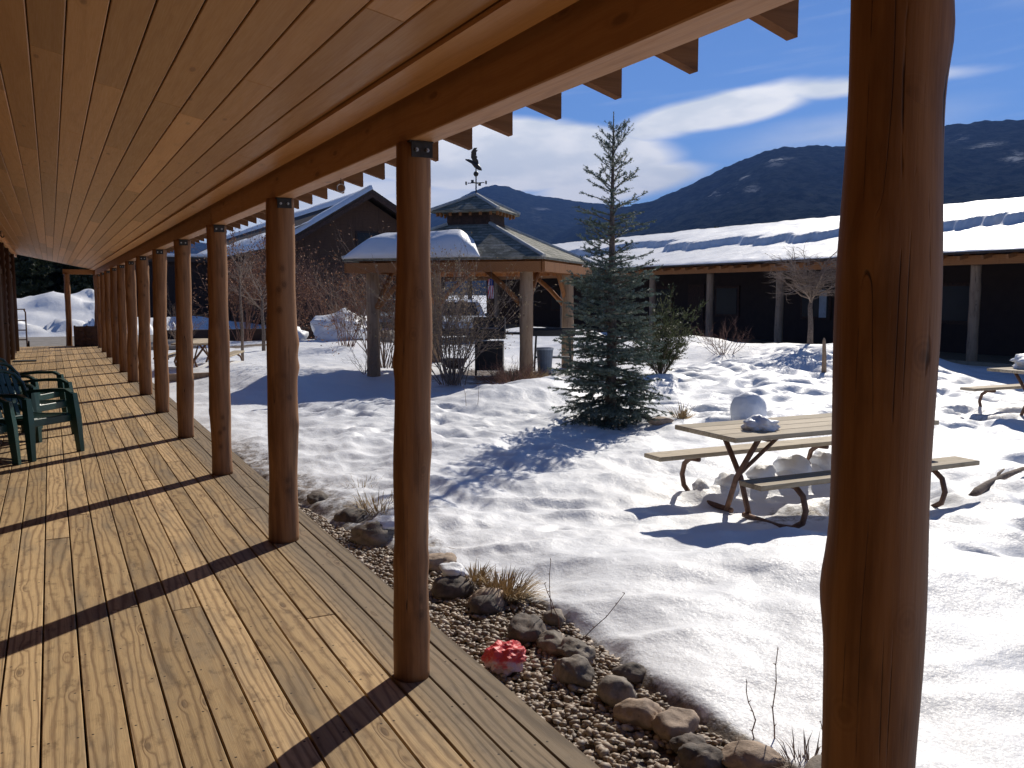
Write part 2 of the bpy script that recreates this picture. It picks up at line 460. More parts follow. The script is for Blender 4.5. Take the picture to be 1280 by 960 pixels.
# ------------------------------------------------------------------ mesh helpers
class MB:
    def __init__(s):
        s.v, s.f, s.r = [], [], []
        s.smooth = False

    def add(s, vs, fs, r=None):
        b = len(s.v)
        s.v.extend([tuple(p) for p in vs])
        s.f.extend([tuple(i + b for i in f) for f in fs])
        rr = random.random() if r is None else r
        s.r.extend([rr] * len(fs))
        return s

    def box(s, c, d, rot=None, r=None, bev=0.0):
        """box centred c of size d, optional 3x3 rotation, chamfered long edges with bev"""
        hx, hy, hz = d[0] / 2, d[1] / 2, d[2] / 2
        if bev > 0:
            pts = []
            for z, k in ((-hz, 1), (-hz + bev, 0), (hz - bev, 0), (hz, 1)):
                q = bev if k else 0
                for x, y in ((-hx + q, -hy + q), (hx - q, -hy + q), (hx - q, hy - q), (-hx + q, hy - q)):
                    pts.append((x, y, z))
            fs = [(3, 2, 1, 0), (12, 13, 14, 15)]
            for k in range(3):
                for j in range(4):
                    a = k * 4 + j
                    b = k * 4 + (j + 1) % 4
                    fs.append((a, b, b + 4, a + 4))
        else:
            pts = [(x, y, z) for z in (-hz, hz) for x, y in ((-hx, -hy), (hx, -hy), (hx, hy), (-hx, hy))]
            fs = [(3, 2, 1, 0), (4, 5, 6, 7), (0, 1, 5, 4), (1, 2, 6, 5), (2, 3, 7, 6), (3, 0, 4, 7)]
        if rot is not None:
            pts = [tuple(rot @ Vector(p)) for p in pts]
        return s.add([(p[0] + c[0], p[1] + c[1], p[2] + c[2]) for p in pts], fs, r)

    def tube(s, pts, rad, n=8, cap=True, r=None):
        pts = [Vector(p) for p in pts]
        if not hasattr(rad, '__len__'):
            rad = [rad] * len(pts)
        vs, fs = [], []
        up = None
        for i, p in enumerate(pts):
            t = (pts[min(i + 1, len(pts) - 1)] - pts[max(i - 1, 0)])
            if t.length < 1e-9:
                t = Vector((0, 0, 1))
            t.normalize()
            if up is None:
                a = Vector((1, 0, 0)) if abs(t.x) < 0.8 else Vector((0, 1, 0))
                up = (a - t * a.dot(t)).normalized()
            else:
                up = (up - t * up.dot(t))
                up = up.normalized() if up.length > 1e-6 else t.orthogonal().normalized()
            w_ = t.cross(up)
            for k in range(n):
                a = 2 * PI * k / n
                vs.append(p + (up * math.cos(a) + w_ * math.sin(a)) * rad[i])
        for i in range(len(pts) - 1):
            for k in range(n):
                a, b = i * n + k, i * n + (k + 1) % n
                fs.append((a, b, b + n, a + n))
        if cap:
            fs.append(tuple(range(n - 1, -1, -1)))
            fs.append(tuple(range((len(pts) - 1) * n, len(pts) * n)))
        return s.add(vs, fs, r)

    def build(s, name, mat, parent=None, shift=None, smooth=False):
        me = bpy.data.meshes.new(name)
        vs = s.v
        if shift is not None:
            vs = [(p[0] - shift[0], p[1] - shift[1], p[2] - shift[2]) for p in vs]
        me.from_pydata(vs, [], s.f)
        at = me.attributes.new('rnd', 'FLOAT', 'FACE')
        at.data.foreach_set('value', s.r)
        if smooth or s.smooth:
            me.polygons.foreach_set('use_smooth', [True] * len(me.polygons))
        me.materials.append(mat)
        me.update()
        o = bpy.data.objects.new(name, me)
        COL.objects.link(o)
        if parent is not None:
            o.parent = parent
        return o


def tag(o, label=None, cat=None, group=None, kind=None):
    if label:
        o['label'] = label
    if cat:
        o['category'] = cat
    if group:
        o['group'] = group
    if kind:
        o['kind'] = kind
    return o


def thing(name, loc, label, cat, group=None, rz=0.0):
    o = bpy.data.objects.new(name, None)
    COL.objects.link(o)
    o.empty_display_size = 0.2
    o.location = loc
    o.rotation_euler = (0, 0, rz)
    return tag(o, label, cat, group)


def copy_tree(o, parent=None):
    c = o.copy()
    COL.objects.link(c)
    c.parent = parent
    for ch in list(o.children):
        copy_tree(ch, c)
    return c


# numpy gradient noise
def _h(ix, iy, seed):
    n = (ix.astype(np.int64) * 374761393 + iy.astype(np.int64) * 668265263 + seed * 1442695041) & 0x7fffffff
    n = ((n ^ (n >> 13)) * 1274126177) & 0x7fffffff
    return ((n ^ (n >> 16)) & 0xffff) / 65535.0


def vnoise(x, y, seed=0):
    x = np.asarray(x, float)
    y = np.asarray(y, float)
    ix, iy = np.floor(x), np.floor(y)
    fx, fy = x - ix, y - iy
    ux, uy = fx * fx * fx * (fx * (fx * 6 - 15) + 10), fy * fy * fy * (fy * (fy * 6 - 15) + 10)
    a, b = _h(ix, iy, seed), _h(ix + 1, iy, seed)
    c, d = _h(ix, iy + 1, seed), _h(ix + 1, iy + 1, seed)
    return (a + (b - a) * ux) * (1 - uy) + (c + (d - c) * ux) * uy - 0.5


def fbm(x, y, o=4, seed=0, g=0.5):
    r, a = 0, 1.0
    ca, sa = math.cos(0.6), math.sin(0.6)
    for i in range(o):
        r = r + a * vnoise(x, y, seed + i)
        x, y = (x * ca - y * sa) * 2.03, (x * sa + y * ca) * 2.03
        a *= g
    return r


def sstep(a, b, v):
    t = np.clip((v - a) / (b - a), 0, 1)
    return t * t * (3 - 2 * t)


def gauss(x, y, cx, cy, sx, sy=None, rot=0.0):
    sy = sy or sx
    c, s_ = math.cos(rot), math.sin(rot)
    dx, dy = x - cx, y - cy
    u, v = (dx * c + dy * s_) / sx, (-dx * s_ + dy * c) / sy
    return np.exp(-(u * u + v * v) / 2)


# ------------------------------------------------------------------ snow ground
XB_Y = np.array([-60, 0.0, 2.5, 2.9, 3.3, 3.7, 4.4, 5.0, 5.3, 5.8, 6.4, 7.0, 8.3, 9.3, 10.2, 13, 31, 60])
XB_X = np.array([2.7, 2.6, 2.45, 2.4, 2.4, 2.46, 2.5, 2.44, 2.32, 2.15, 2.0, 1.9, 1.78, 1.7, 1.66, 1.63, 1.6, 1.6])
rs = np.random.RandomState(5)
PRINTS = []
for i in range(330):      # trampled bank below the bare tree and behind the table
    PRINTS.append((rs.uniform(7.5, 16), rs.uniform(7.5, 15.5), rs.uniform(0.1, 0.2), rs.uniform(0.06, 0.15), rs.uniform(0, PI)))
for i in range(90):       # lumps right of the near post
    PRINTS.append((rs.uniform(5.5, 11), rs.uniform(1.8, 6.0), rs.uniform(0.10, 0.22), rs.uniform(0.05, 0.12), rs.uniform(0, PI)))
for i in range(45):       # churned slope left of the spruce
    PRINTS.append((rs.uniform(3.2, 7.0), rs.uniform(9.5, 15), rs.uniform(0.09, 0.2), rs.uniform(0.04, 0.11), rs.uniform(0, PI)))
for i in range(20):
    PRINTS.append((rs.uniform(2.0, 5.0), rs.uniform(5.5, 12), rs.uniform(0.08, 0.16), rs.uniform(0.02, 0.05), rs.uniform(0, PI)))


def snow_h(x, y, prints=True):
    x = np.asarray(x, float)
    y = np.asarray(y, float)
    h = -0.17 + 0 * x
    h = h + 0.11 * fbm(x * 0.45, y * 0.45, 3, 3) + 0.05 * fbm(x * 1.5, y * 1.5, 3, 9)
    near = np.exp(-((x - 3) ** 2 + (y - 3) ** 2) / 220.0)
    h = h + near * (0.042 * fbm(x * 2.2 + 0.5 * y, y * 2.0, 5, 17, 0.5))
    # windblown ripples and ridges
    rip = 1 - np.abs(2 * vnoise(x * 1.1 + 3, y * 2.0 + 0.8 * x, 44)) * 1.5
    h = h + 0.045 * np.clip(rip, 0, 1) * near
    churn = gauss(x, y, 4.6, 10.8, 1.5, 2.4) + 0.8 * gauss(x, y, 8.8, 3.6, 1.6, 1.2) + 0.7 * gauss(x, y, 2.6, 7.6, 0.7, 2.2)
    h = h + churn * 0.05 * fbm(x * 4.2, y * 4.2, 4, 71, 0.55)
    # bank in front of the far building, the ridge by the gazebo
    h = h + 0.52 * np.exp(-((x - 15.9) / 2.3) ** 2) * sstep(10.6, 13.6, y) * (1 - sstep(28, 36, y)) * (0.9 + 0.5 * vnoise(y * 0.5, x * 0.3, 5))
    h = h + 0.18 * gauss(x, y, 11.5, 13.0, 2.5, 2.5)
    h = h + 0.20 * gauss(x, y, 6.4, 12.6, 0.9, 0.8, 0.4) - 0.10 * gauss(x, y, 4.2, 15.2, 1.8, 1.2, -0.6)
    h = h + 0.17 * gauss(x, y, 7.7, 13.2, 1.0, 0.6, 0.5)
    h = h + 0.10 * gauss(x, y, 8.4, 4.2, 1.2, 0.8, 0.5) + 0.12 * gauss(x, y, 7.2, 3.0, 0.7, 0.4, 0.6)
    h = h + 0.10 * gauss(x, y, 6.8, 10.2, 0.7) + 0.22 * gauss(x, y, 8.4, 29, 1.6, 2.2)
    h = h + 0.2 * gauss(x, y, 4.0, 21.0, 1.0, 1.6, 0.3) + 0.25 * gauss(x, y, 3.6, 17.8, 0.6, 1.2)
    # melted pit round the near picnic table, with thrown-up snow under the far bench
    pit = gauss(x, y, 5.75, 5.6, 1.35, 0.62)
    h = h - 0.16 * np.clip(pit * 1.5, 0, 1)
    h = h + 0.14 * np.exp(-((y - 6.34 - 0.12 * vnoise(x * 1.5, x * 0.3, 3)) / 0.17) ** 2) * sstep(5.0, 5.4, x) * (1 - sstep(6.9, 7.3, x)) * (0.75 + 1.0 * np.abs(vnoise(x * 3.3, y * 3.3, 8)))
    h = h - 0.05 * gauss(x, y, 11.9, 8.2, 1.2, 0.8)
    if prints:
        for px, py, rr, dp, an in PRINTS[::1]:
            dp = dp * 0.85
            msk = (np.abs(x - px) < 0.8) & (np.abs(y - py) < 0.8)
            if not msk.any():
                continue
            g = gauss(x[msk], y[msk], px, py, rr * 1.1, rr * 0.55, an)
            g2 = gauss(x[msk], y[msk], px, py, rr * 1.9, rr * 1.2, an)
            h[msk] = h[msk] - dp * g + dp * 0.45 * (g2 - g)
    # ploughed heap beyond the end of the porch
    heap = np.exp(-((y - 49) / 3.2) ** 2) * (1 - sstep(7, 12, x)) * sstep(-40, -25, x)
    heap = heap * (0.28 + 0.72 * (1 - sstep(1.8, 3.6, x)))
    h = h + heap * (1.75 + 0.7 * fbm(x * 0.5, y * 0.6, 4, 31))
    heap2 = np.exp(-((y - 42.5) / 0.8) ** 2) * (1 - sstep(5, 8, x)) * sstep(-40, -25, x)
    h = h + heap2 * (0.45 + 0.5 * fbm(x * 1.6, y * 1.6, 4, 33, 0.7))
    # cleared places: pavement, under the far buildings, deck and lodge
    k = sstep(30.3, 31.0, y) * (1 - sstep(40.5, 41.8, y)) * (1 - sstep(4.5, 5.6, x))
    h = h * (1 - k) - 0.3 * k
    k = sstep(18.2, 19.4, x) * sstep(1, 3, y)
    h = h * (1 - k) - 0.12 * k
    far = sstep(60, 110, np.hypot(x, y))
    h = h * (1 - far) - 0.3 * far
    # gravel strip and the ground below the deck
    xb = np.interp(y, XB_Y, XB_X) + 0.10 * fbm(y * 1.8, y * 0.3, 3, 77) + 0.05 * vnoise(y * 9, y, 78)
    k = 1 - 0.62 * sstep(xb - 0.02, xb + 0.12, x) - 0.38 * sstep(xb, xb + 0.55, x)
    k = k * (1 - sstep(30.6, 31.2, y))
    h = h * (1 - k) + (-0.285) * k
    k = 1 - sstep(1.3, 1.5, x)
    k = k * (1 - sstep(30.6, 31.2, y))
    h = h * (1 - k) - 0.45 * k
    return h


def hz(x, y):
    return float(snow_h(np.array([x]), np.array([y]))[0])


def axis(a, segs):
    out = [a]
    for end, step in segs:
        n = max(1, int(round((end - out[-1]) / step)))
        out.extend(list(np.linspace(out[-1], end, n + 1)[1:]))
    return out


xs = [-9000, -5000, -2500, -1200, -600, -300, -150, -80, -45, -30, -20, -15] + axis(-14.6, [(1.2, 0.35)]) + \
     axis(1.3, [(3.0, 0.025), (7.5, 0.04), (16, 0.07), (20, 0.12), (32, 0.5), (60, 2.5)])[0:] + [80, 120, 200, 400, 800, 1500, 3000, 6000, 9000]
ys = [-9000, -4000, -1500, -500, -150, -60, -25, -12, -6, -3, -1] + \
     axis(0.0, [(2, 0.1), (8, 0.03), (16, 0.06), (26, 0.12), (60, 0.3), (70, 2)])[0:] + [85, 110, 160, 260, 450, 800, 1500, 3000, 6000, 9000]
xs, ys = np.array(xs), np.array(ys)
GX, GY = np.meshgrid(xs, ys)
GZ = snow_h(GX.ravel(), GY.ravel())


def grid_mesh(name, X, Y, Z, mat, dirt=None):
    ny, nx = X.shape
    me = bpy.data.meshes.new(name)
    co = np.stack([X.ravel(), Y.ravel(), Z.ravel()], 1).astype(np.float32)
    idx = np.arange(nx * ny).reshape(ny, nx)
    q = np.stack([idx[:-1, :-1], idx[:-1, 1:], idx[1:, 1:], idx[1:, :-1]], -1).reshape(-1, 4)
    me.vertices.add(len(co))
    me.vertices.foreach_set('co', co.ravel())
    me.loops.add(q.size)
    me.loops.foreach_set('vertex_index', q.ravel().astype(np.int32))
    me.polygons.add(len(q))
    me.polygons.foreach_set('loop_start', np.arange(0, q.size, 4, dtype=np.int32))
    me.polygons.foreach_set('loop_total', np.full(len(q), 4, np.int32))
    me.polygons.foreach_set('use_smooth', np.ones(len(q), bool))
    me.update(calc_edges=True)
    me.validate()
    if dirt is not None:
        a = me.attributes.new('dirt', 'FLOAT', 'POINT')
        a.data.foreach_set('value', np.asarray(dirt, np.float32).ravel())
    me.materials.append(mat)
    o = bpy.data.objects.new(name, me)
    COL.objects.link(o)
    return o


xbv = np.interp(GY.ravel(), XB_Y, XB_X)
gx, gy = GX.ravel(), GY.ravel()
dirt = (1 - sstep(xbv - 0.05, xbv + 0.22, gx)) * (gy < 31)
dirt = np.maximum(dirt, 0.66 * (1 - sstep(0.2, 1.0, gx - xbv)) * sstep(5.0, 6.0, gy) * (1 - sstep(10, 15, gy)))
dirt = np.maximum(dirt, 0.95 * gauss(gx, gy, 8.5, 17.2, 1.7, 1.5, 0.8))
dirt = np.maximum(dirt, 0.8 * gauss(gx, gy, 7.6, 15.6, 1.1, 0.5, -0.7))
dirt = np.maximum(dirt, 0.72 * gauss(gx, gy, 5.8, 5.5, 0.95, 0.4))
dirt = np.maximum(dirt, 0.6 * gauss(gx, gy, 11.6, 8.0, 1.2, 0.5))
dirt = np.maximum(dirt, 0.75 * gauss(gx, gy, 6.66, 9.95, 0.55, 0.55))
dirt = np.maximum(dirt, 0.6 * gauss(gx, gy, 7.6, 5.1, 0.6, 0.14, 0.3))
dirt = np.maximum(dirt, 0.55 * np.exp(-((gy - 43.3) / 1.2) ** 2) * (gx < 6))
dirt = np.maximum(dirt, 0.9 * gauss(gx, gy, 5.6, 30.5, 1.8, 1.2))
dirt = np.maximum(dirt, sstep(19.6, 20.6, gx) * (gx < 40) * (gy > 3) * (gy < 50))
tag(grid_mesh('snow_ground', GX, GY, GZ, M['snow_g'], dirt), kind='structure')

# pavement beyond the porch
mb = MB()
mb.box((-3.0, 36.0, -0.16), (14.6, 9.2, 0.1))
tag(mb.build('pavement', M['asphalt']), kind='structure')


# ------------------------------------------------------------------ mountains
def mountain(name, pts, dist, depth, foot_r, seed, rough=1.0, patches=()):
    """terrain strip: foot towards us, a ridge at about `dist`, falling away behind"""
    az_ = np.array([p[0] for p in pts])
    el_ = np.array([p[1] for p in pts])
    na, nr = 420, 90
    A = np.linspace(az_[0], az_[-1], na)
    E = np.interp(A, az_, el_)
    k = np.ones(7) / 7
    E = np.convolve(np.pad(E, 3, 'edge'), k, 'valid')
    H = np.tan(np.radians(E)) * dist
    rr = np.linspace(0, 1, nr)
    X = np.zeros((nr, na))
    Y = np.zeros((nr, na))
    Z = np.zeros((nr, na))
    D = np.zeros((nr, na))
    for j, t in enumerate(rr):
        if t < 0.7:
            s = t / 0.7
            r_ = foot_r + (dist - foot_r) * s
            prof = s ** 1.25
        else:
            s = (t - 0.7) / 0.3
            r_ = dist + depth * s
            prof = 1 - 0.9 * s ** 1.3
        a = np.radians(A)
        x, y = np.sin(a) * r_, np.cos(a) * r_
        z = H * prof
        amp = math.sin(min(1, t / 0.7) * PI) if t < 0.7 else 0
        gul = np.abs(fbm(x * 0.0022, y * 0.0022, 5, seed, 0.55))
        z = z - amp * 130 * gul * rough * (prof if t < 0.7 else 1)
        z = z + fbm(x * 0.03, y * 0.03, 4, seed + 4, 0.7) * 7 * min(1, t * 3)
        X[j], Y[j], Z[j] = x, y, z - 12
        for (pa, pt, sa, st) in patches:
            D[j] = np.maximum(D[j], np.exp(-((A - pa) / sa) ** 2 - ((t - pt) / st) ** 2) * 1.3)
    D = np.clip(D - 0.25, 0, 1) * (fbm(X * 0.006, Y * 0.006, 4, 55) > -0.12)
    o = grid_mesh(name, X, Y, Z, M['mountain'], D)
    return tag(o, kind='structure')


mountain('far_mountain', [(-40, 2.5), (-10, 3.0), (5, 3.2), (14, 3.4), (20.3, 4.2), (22.3, 5.3), (24.6, 6.5), (25.6, 6.95), (26.5, 7.15), (27.4, 6.9),
                          (28.4, 6.5), (30.5, 6.2), (32.7, 5.9), (35.0, 5.6), (39, 5.0), (44, 4.2), (50, 3.0)], 5200, 2600, 1800, 11,
         1.0, [(29.5, 0.55, 0.9, 0.05), (24.5, 0.5, 0.7, 0.04)])
mountain('near_mountain', [(22, 0.3), (27, 2.2), (31, 4.4), (34.2, 5.7), (36.0, 6.0), (37.5, 6.5), (38.94, 7.2), (40.38, 7.87), (42.27, 8.61), (43.4, 8.95), (44.36, 9.05),
                           (46, 9.05), (47.7, 8.85), (49.5, 9.1), (51.6, 9.55), (53.3, 9.8), (55.3, 9.8), (56.8, 9.7), (60, 9.0), (66, 9.6), (75, 7.0), (95, 5)],
         3600, 2000, 900, 23, 1.0, [(43.9, 0.60, 0.85, 0.028), (41.9, 0.56, 0.3, 0.018), (42.3, 0.44, 0.55, 0.04), (50, 0.52, 1.2, 0.03),
                                    (55.2, 0.56, 1.0, 0.03), (53.6, 0.62, 0.5, 0.02), (56.6, 0.48, 0.8, 0.03)])

# ------------------------------------------------------------------ porch
DX0, DW = -0.106, 0.1447
mb = MB()
rr = random.Random(3)
for k in range(-6, 12):
    x0 = DX0 + DW * k
    x1 = x0 + DW
    if k == 11:
        x1 = 1.59
    y = -5 + rr.uniform(-3, 0)
    while y < 31:
        L = rr.choice([3.66, 4.88, 4.88, 6.1])
        y2 = min(y + L + 1.2, 31.0)
        dz = rr.uniform(-0.0015, 0.0015)
        mb.box(((x0 + x1) / 2, (y + y2) / 2, -0.019 + dz), (x1 - x0 - 0.007, y2 - y - 0.004, 0.038), r=rr.random(), bev=0.003)
        y = y2
mb_deck = mb.build('deck', M['deck'])
tag(mb_deck, kind='structure')
mb = MB()
mb.box((1.562, 13.0, -0.135), (0.036, 36.0, 0.185))
for k in range(90):
    mb.box((0.3, -5 + 0.406 * k + 0.02, -0.12), (2.4, 0.038, 0.16))
tag(mb.build('deck_frame', M['rim']), kind='structure')

lodge = thing('lodge_building', (-0.93, 12, 0), 'long log lodge whose covered porch with peeled log posts runs beside the deck', 'building')
LB = (-0.93, 12, 0)


def cz(x):
    return 2.63 - 0.21 * x


# ceiling boards: tongue-and-groove, running along the porch
mb = MB()
th = math.atan(-0.21)
rot = Matrix.Rotation(-th, 3, 'Y')
for k in range(-8, 10):
    x0 = -0.03 + 0.1285 * k
    xm = x0 + 0.064
    y = -6 + rr.uniform(-3, 0)
    while y < 31:
        y2 = min(y + rr.choice([3.66, 4.3, 4.88]), 31.0)
        cxm = xm
        mb.box((cxm, (y + y2) / 2, cz(cxm) + 0.009), (0.1285 / math.cos(th) - 0.0045, y2 - y - 0.001, 0.016), rot, rr.random(), bev=0.0035)
        y = y2
mb.build('ceiling', M['ceil'], lodge, LB)
mb = MB()
mb.box((1.18, 12.5, cz(1.18) - 0.011), (0.12, 37.0, 0.02), rot, 0.4)
mb.box((-0.88, 12.5, cz(-0.88) - 0.05), (0.05, 37.0, 0.09), None, 0.7)
mb.build('ceiling_trim', M['ceil'], lodge, LB)
# beam carried by the posts
mb = MB()
y = -6.0
joins = [-6.0, 1.03, 8.11, 15.2, 22.1, 29.5, 31.0]
for a, b in zip(joins[:-1], joins[1:]):
    mb.box((1.3275, (a + b) / 2, 2.287), (0.115, b - a - 0.003, 0.175), r=rr.random(), bev=0.004)
mb.build('beam', M['beam'], lodge, LB)
mb = MB()
mb.box((0.82, 31.02, 2.30), (0.9, 0.09, 0.16), r=0.3, bev=0.004)
e = mb.build('end_beam', M['beam'], lodge, LB)
# rafters with tails beyond the beam
i = 0
y = -5.3
ys_r = [1.75 + 0.3925 * k for k in range(-18, 75)]
for y in ys_r:
    mb = MB()
    xa, xb_ = 1.20, 1.715
    za, zb = cz(xa) + 0.022, cz(xb_) - 0.02
    d = 0.019
    vs = [(xa, y - d, za), (xb_, y - d, zb), (xb_, y - d, zb + 0.125), (xa, y - d, za + 0.12),
          (xa, y + d, za), (xb_, y + d, zb), (xb_, y + d, zb + 0.125), (xa, y + d, za + 0.12)]
    mb.add(vs, [(0, 1, 2, 3), (7, 6, 5, 4), (0, 4, 5, 1), (1, 5, 6, 2), (2, 6, 7, 3), (3, 7, 4, 0)])
    mb.build('rafter', M['rafter'], lodge, LB)
# roof over porch and lodge
mb = MB()
mb.add([(1.77, -8, cz(1.77) + 0.11), (1.77, 31.4, cz(1.77) + 0.11), (-6, 31.4, cz(-6) + 0.16), (-6, -8, cz(-6) + 0.16),
        (1.77, -8, cz(1.77) + 0.14), (1.77, 31.4, cz(1.77) + 0.14), (-6, 31.4, cz(-6) + 0.2), (-6, -8, cz(-6) + 0.2)],
       [(0, 1, 2, 3), (7, 6, 5, 4), (0, 4, 5, 1), (1, 5, 6, 2), (2, 6, 7, 3), (3, 7, 4, 0)])
mb.build('roof', M['metalroof'], lodge, LB)
# log wall
mb = MB()
for k in range(15):
    z = 0.1 + k * 0.19
    mb.tube([(-1.03, -7, z), (-1.03, 10, z), (-1.03, 29.2, z)], 0.108, 10)
mb.smooth = True
mb.build('wall', M['wall'], lodge, LB)
mb = MB()
mb.box((-3.6, 11, 1.35), (5.0, 36, 2.7))
mb.build('inner_wall', M['wall'], lodge, LB)
for y in (6.4, 10.4, 13.6, 16.6, 19.6, 22.4, 25.0, 28.6):
    mb = MB()
    mb.tube([(-0.93, y, -0.02), (-0.925, y, 1.3), (-0.93, y, 2.72)], [0.085, 0.08, 0.078], 12)
    mb.smooth = True
    mb.build('wall_post', M['log_dark'], lodge, LB)
for y in (3.2, 8.6, 15.1, 21.0, 26.8):
    mb = MB()
    x = -0.905
    mb.box((x, y, 2.08), (0.05, 1.12, 0.1))
    mb.box((x, y - 0.51, 1.03), (0.05, 0.1, 2.0))
    mb.box((x, y + 0.51, 1.03), (0.05, 0.1, 2.0))
    f = mb.build('door_frame', M['log_dark'], lodge, LB)
    mb = MB()
    mb.box((-0.915, y, 1.03), (0.04, 0.915, 1.99))
    for zz in (0.55, 1.45):
        mb.box((-0.892, y, zz), (0.012, 0.6, 0.7), bev=0.004)
    d_ = mb.build('door', M['wall'], lodge, LB)
    mb = MB()
    mb.tube([(-0.89, y + 0.36, 1.0), (-0.84, y + 0.36, 1.0)], 0.014, 10)
    mb.tube([(-0.84, y + 0.36, 1.0), (-0.84, y + 0.27, 1.0)], 0.011, 10)
    h_ = mb.build('handle', M['iron'], None, LB)
    h_.parent = d_


def log_post(x, y, z0, z1, r0, seed, bumps=5, tilt=(0, 0)):
    """peeled log: uneven radius, swelling knots, slight bow"""
    q = np.random.RandomState(seed)
    n, m = 28, 72
    bow = [q.uniform(-1, 1) * 0.008 for _ in range(4)]
    kn = [(q.uniform(0, 2 * PI), q.uniform(z0 + .1, z1 - .1), q.uniform(0.006, 0.013), q.uniform(0.03, 0.055)) for _ in range(bumps * 2)]
    vs = []
    for j in range(m + 1):
        t = j / m
        z = z0 + (z1 - z0) * t
        cx = x + bow[0] * math.sin(3 * t + bow[1] * 300) + bow[2] * math.sin(7.3 * t + bow[3] * 200) + tilt[0] * t
        cy = y + bow[1] * math.sin(3.4 * t + bow[0] * 300) + tilt[1] * t
        rad = r0 * (1.03 - 0.07 * t) + 0.0035 * math.sin(9 * t + seed) + 0.0025 * math.sin(23 * t + seed * 2)
        for k in range(n):
            a = 2 * PI * k / n
            r_ = rad + 0.0045 * float(vnoise(np.array([k * 0.42 if k < n / 2 else (n - k) * 0.42]), np.array([z * 3.0]), seed)[0])
            for ka, kz, kh, kw in kn:
                da = (a - ka + PI) % (2 * PI) - PI
                r_ += kh * math.exp(-(da * r0 / kw) ** 2 - ((z - kz) / (kw * 1.3)) ** 2)
            vs.append((cx + r_ * math.cos(a), cy + r_ * math.sin(a), z))
    fs = []
    for j in range(m):
        for k in range(n):
            a, b = j * n + k, j * n + (k + 1) % n
            fs.append((a, b, b + n, a + n))
    fs.append(tuple(range(n - 1, -1, -1)))
    fs.append(tuple(range(m * n, (m + 1) * n)))
    mb = MB()
    mb.add(vs, fs)
    mb.smooth = True
    return mb, (x, y, z0)


PY = [(-3.75, .08), (-1.38, .08), (1.068, .0835), (3.39, .0735), (5.72, .094), (8.13, .088), (10.45, .088), (12.85, .09), (15.25, .092), (17.6, .09), (19.95, .088),
      (22.35, .09), (24.75, .088), (27.1, .088), (29.4, .088), (31.0, .088)]


def make_post(x, y, r, seed, ztop=2.199, bracket=True):
    mb, base = log_post(x, y, 0.001, ztop, r, seed, tilt=(0.03 if y > 2 else -0.005, 0))
    p = mb.build('post', M['log'], lodge, LB)
    # keep each post's origin at its own foot so that its grain differs
    me = p.data
    off = Vector((x - LB[0], y - LB[1], 0))
    me.transform(Matrix.Translation(-off))
    p.location = off
    if bracket:
        q = MB()
        q.box((0.035, -r * 1.0 - 0.004, ztop - 0.035), (0.088, 0.006, 0.058), bev=0.001)
        q.box((0.035, -r * 0.5, ztop - 0.0035), (0.1, r * 1.1, 0.005))
        b = q.build('bracket', M['iron'], p)
        for sx in (0.01, 0.055):
            q = MB()
            q.tube([(sx, -r - 0.006, ztop - 0.037), (sx, -r - 0.016, ztop - 0.037)], 0.008, 6)
            q.tube([(sx, -r - 0.016, ztop - 0.037), (sx, -r - 0.022, ztop - 0.037)], 0.005, 6)
            q.build('bolt', M['bolt'], p)
    return p


for i, (y, r) in enumerate(PY):
    make_post(1.285 if i != 2 else 1.292, y, r, 101 + i * 7)
make_post(0.45, 30.9, 0.085, 77, 2.239, False)

# things hanging under the ceiling
t = thing('hanging_ring', (1.365, 4.56, 2.2), 'small metal ring hanging from a hook under the beam between the second and third post', 'ring')
mb = MB()
mb.tube([(0, 0, 0.0), (0, 0, -0.018), (0, 0.004, -0.024), (0, 0, -0.03)], 0.002, 6)
mb.build('hook', M['iron'], t)
mb = MB()
mb.tube([(0.021 * math.cos(a), 0.004, -0.05 + 0.021 * math.sin(a)) for a in [2 * PI * k / 24 for k in range(25)]], 0.0035, 8, False)
mb.smooth = True
mb.build('ring', M['bolt'], t)
for j, (y, lab) in enumerate(((13.0, 'dark lantern hook on the ceiling edge above the stacked chairs, the nearer of two'), (19.5, 'dark lantern hook on the ceiling edge near the far doors, the farther of two'))):
    t = thing('ceiling_hook', (-0.78, y, cz(-0.78)), lab, 'hook', 'hooks along the ceiling edge')
    mb = MB()
    mb.tube([(0, 0, 0), (0, 0, -0.09), (0.02, 0, -0.12), (0.045, 0, -0.11), (0.05, 0, -0.085)], 0.012, 8)
    mb.build('hook', M['iron'], t)
    mb = MB()
    mb.box((0, 0, -0.006), (0.06, 0.06, 0.01))
    mb.build('plate', M['iron'], t)
# door sill mat
t = tag(MB().box((-0.62, 24.2, 0.014), (0.5, 0.35, 0.025), bev=0.004).build('doormat', M['doormat']), 'black doormat lying on the deck by the far lodge door', 'doormat')

# planter at the far end, hand truck
t = thing('planter_box', (0.95, 30.6, 0), 'dark wooden planter box standing on the deck at the far end of the porch', 'planter')
mb = MB()
for k in range(4):
    z = 0.09 + k * 0.15
    mb.box((0, -0.23, z), (0.72, 0.03, 0.142))
    mb.box((0, 0.23, z), (0.72, 0.03, 0.142))
    mb.box((-0.345, 0, z), (0.03, 0.43, 0.142))
    mb.box((0.345, 0, z), (0.03, 0.43, 0.142))
mb.build('side_boards', M['wall'], t)
mb = MB()
mb.box((0, 0, 0.55), (0.65, 0.42, 0.04))
mb.build('soil', M['wall2'], t)
mb = MB()
for sx in (-0.34, 0, 0.34):
    mb.box((sx, -0.26, 0.33), (0.05, 0.03, 0.64))
mb.build('corner_posts', M['wall'], t)

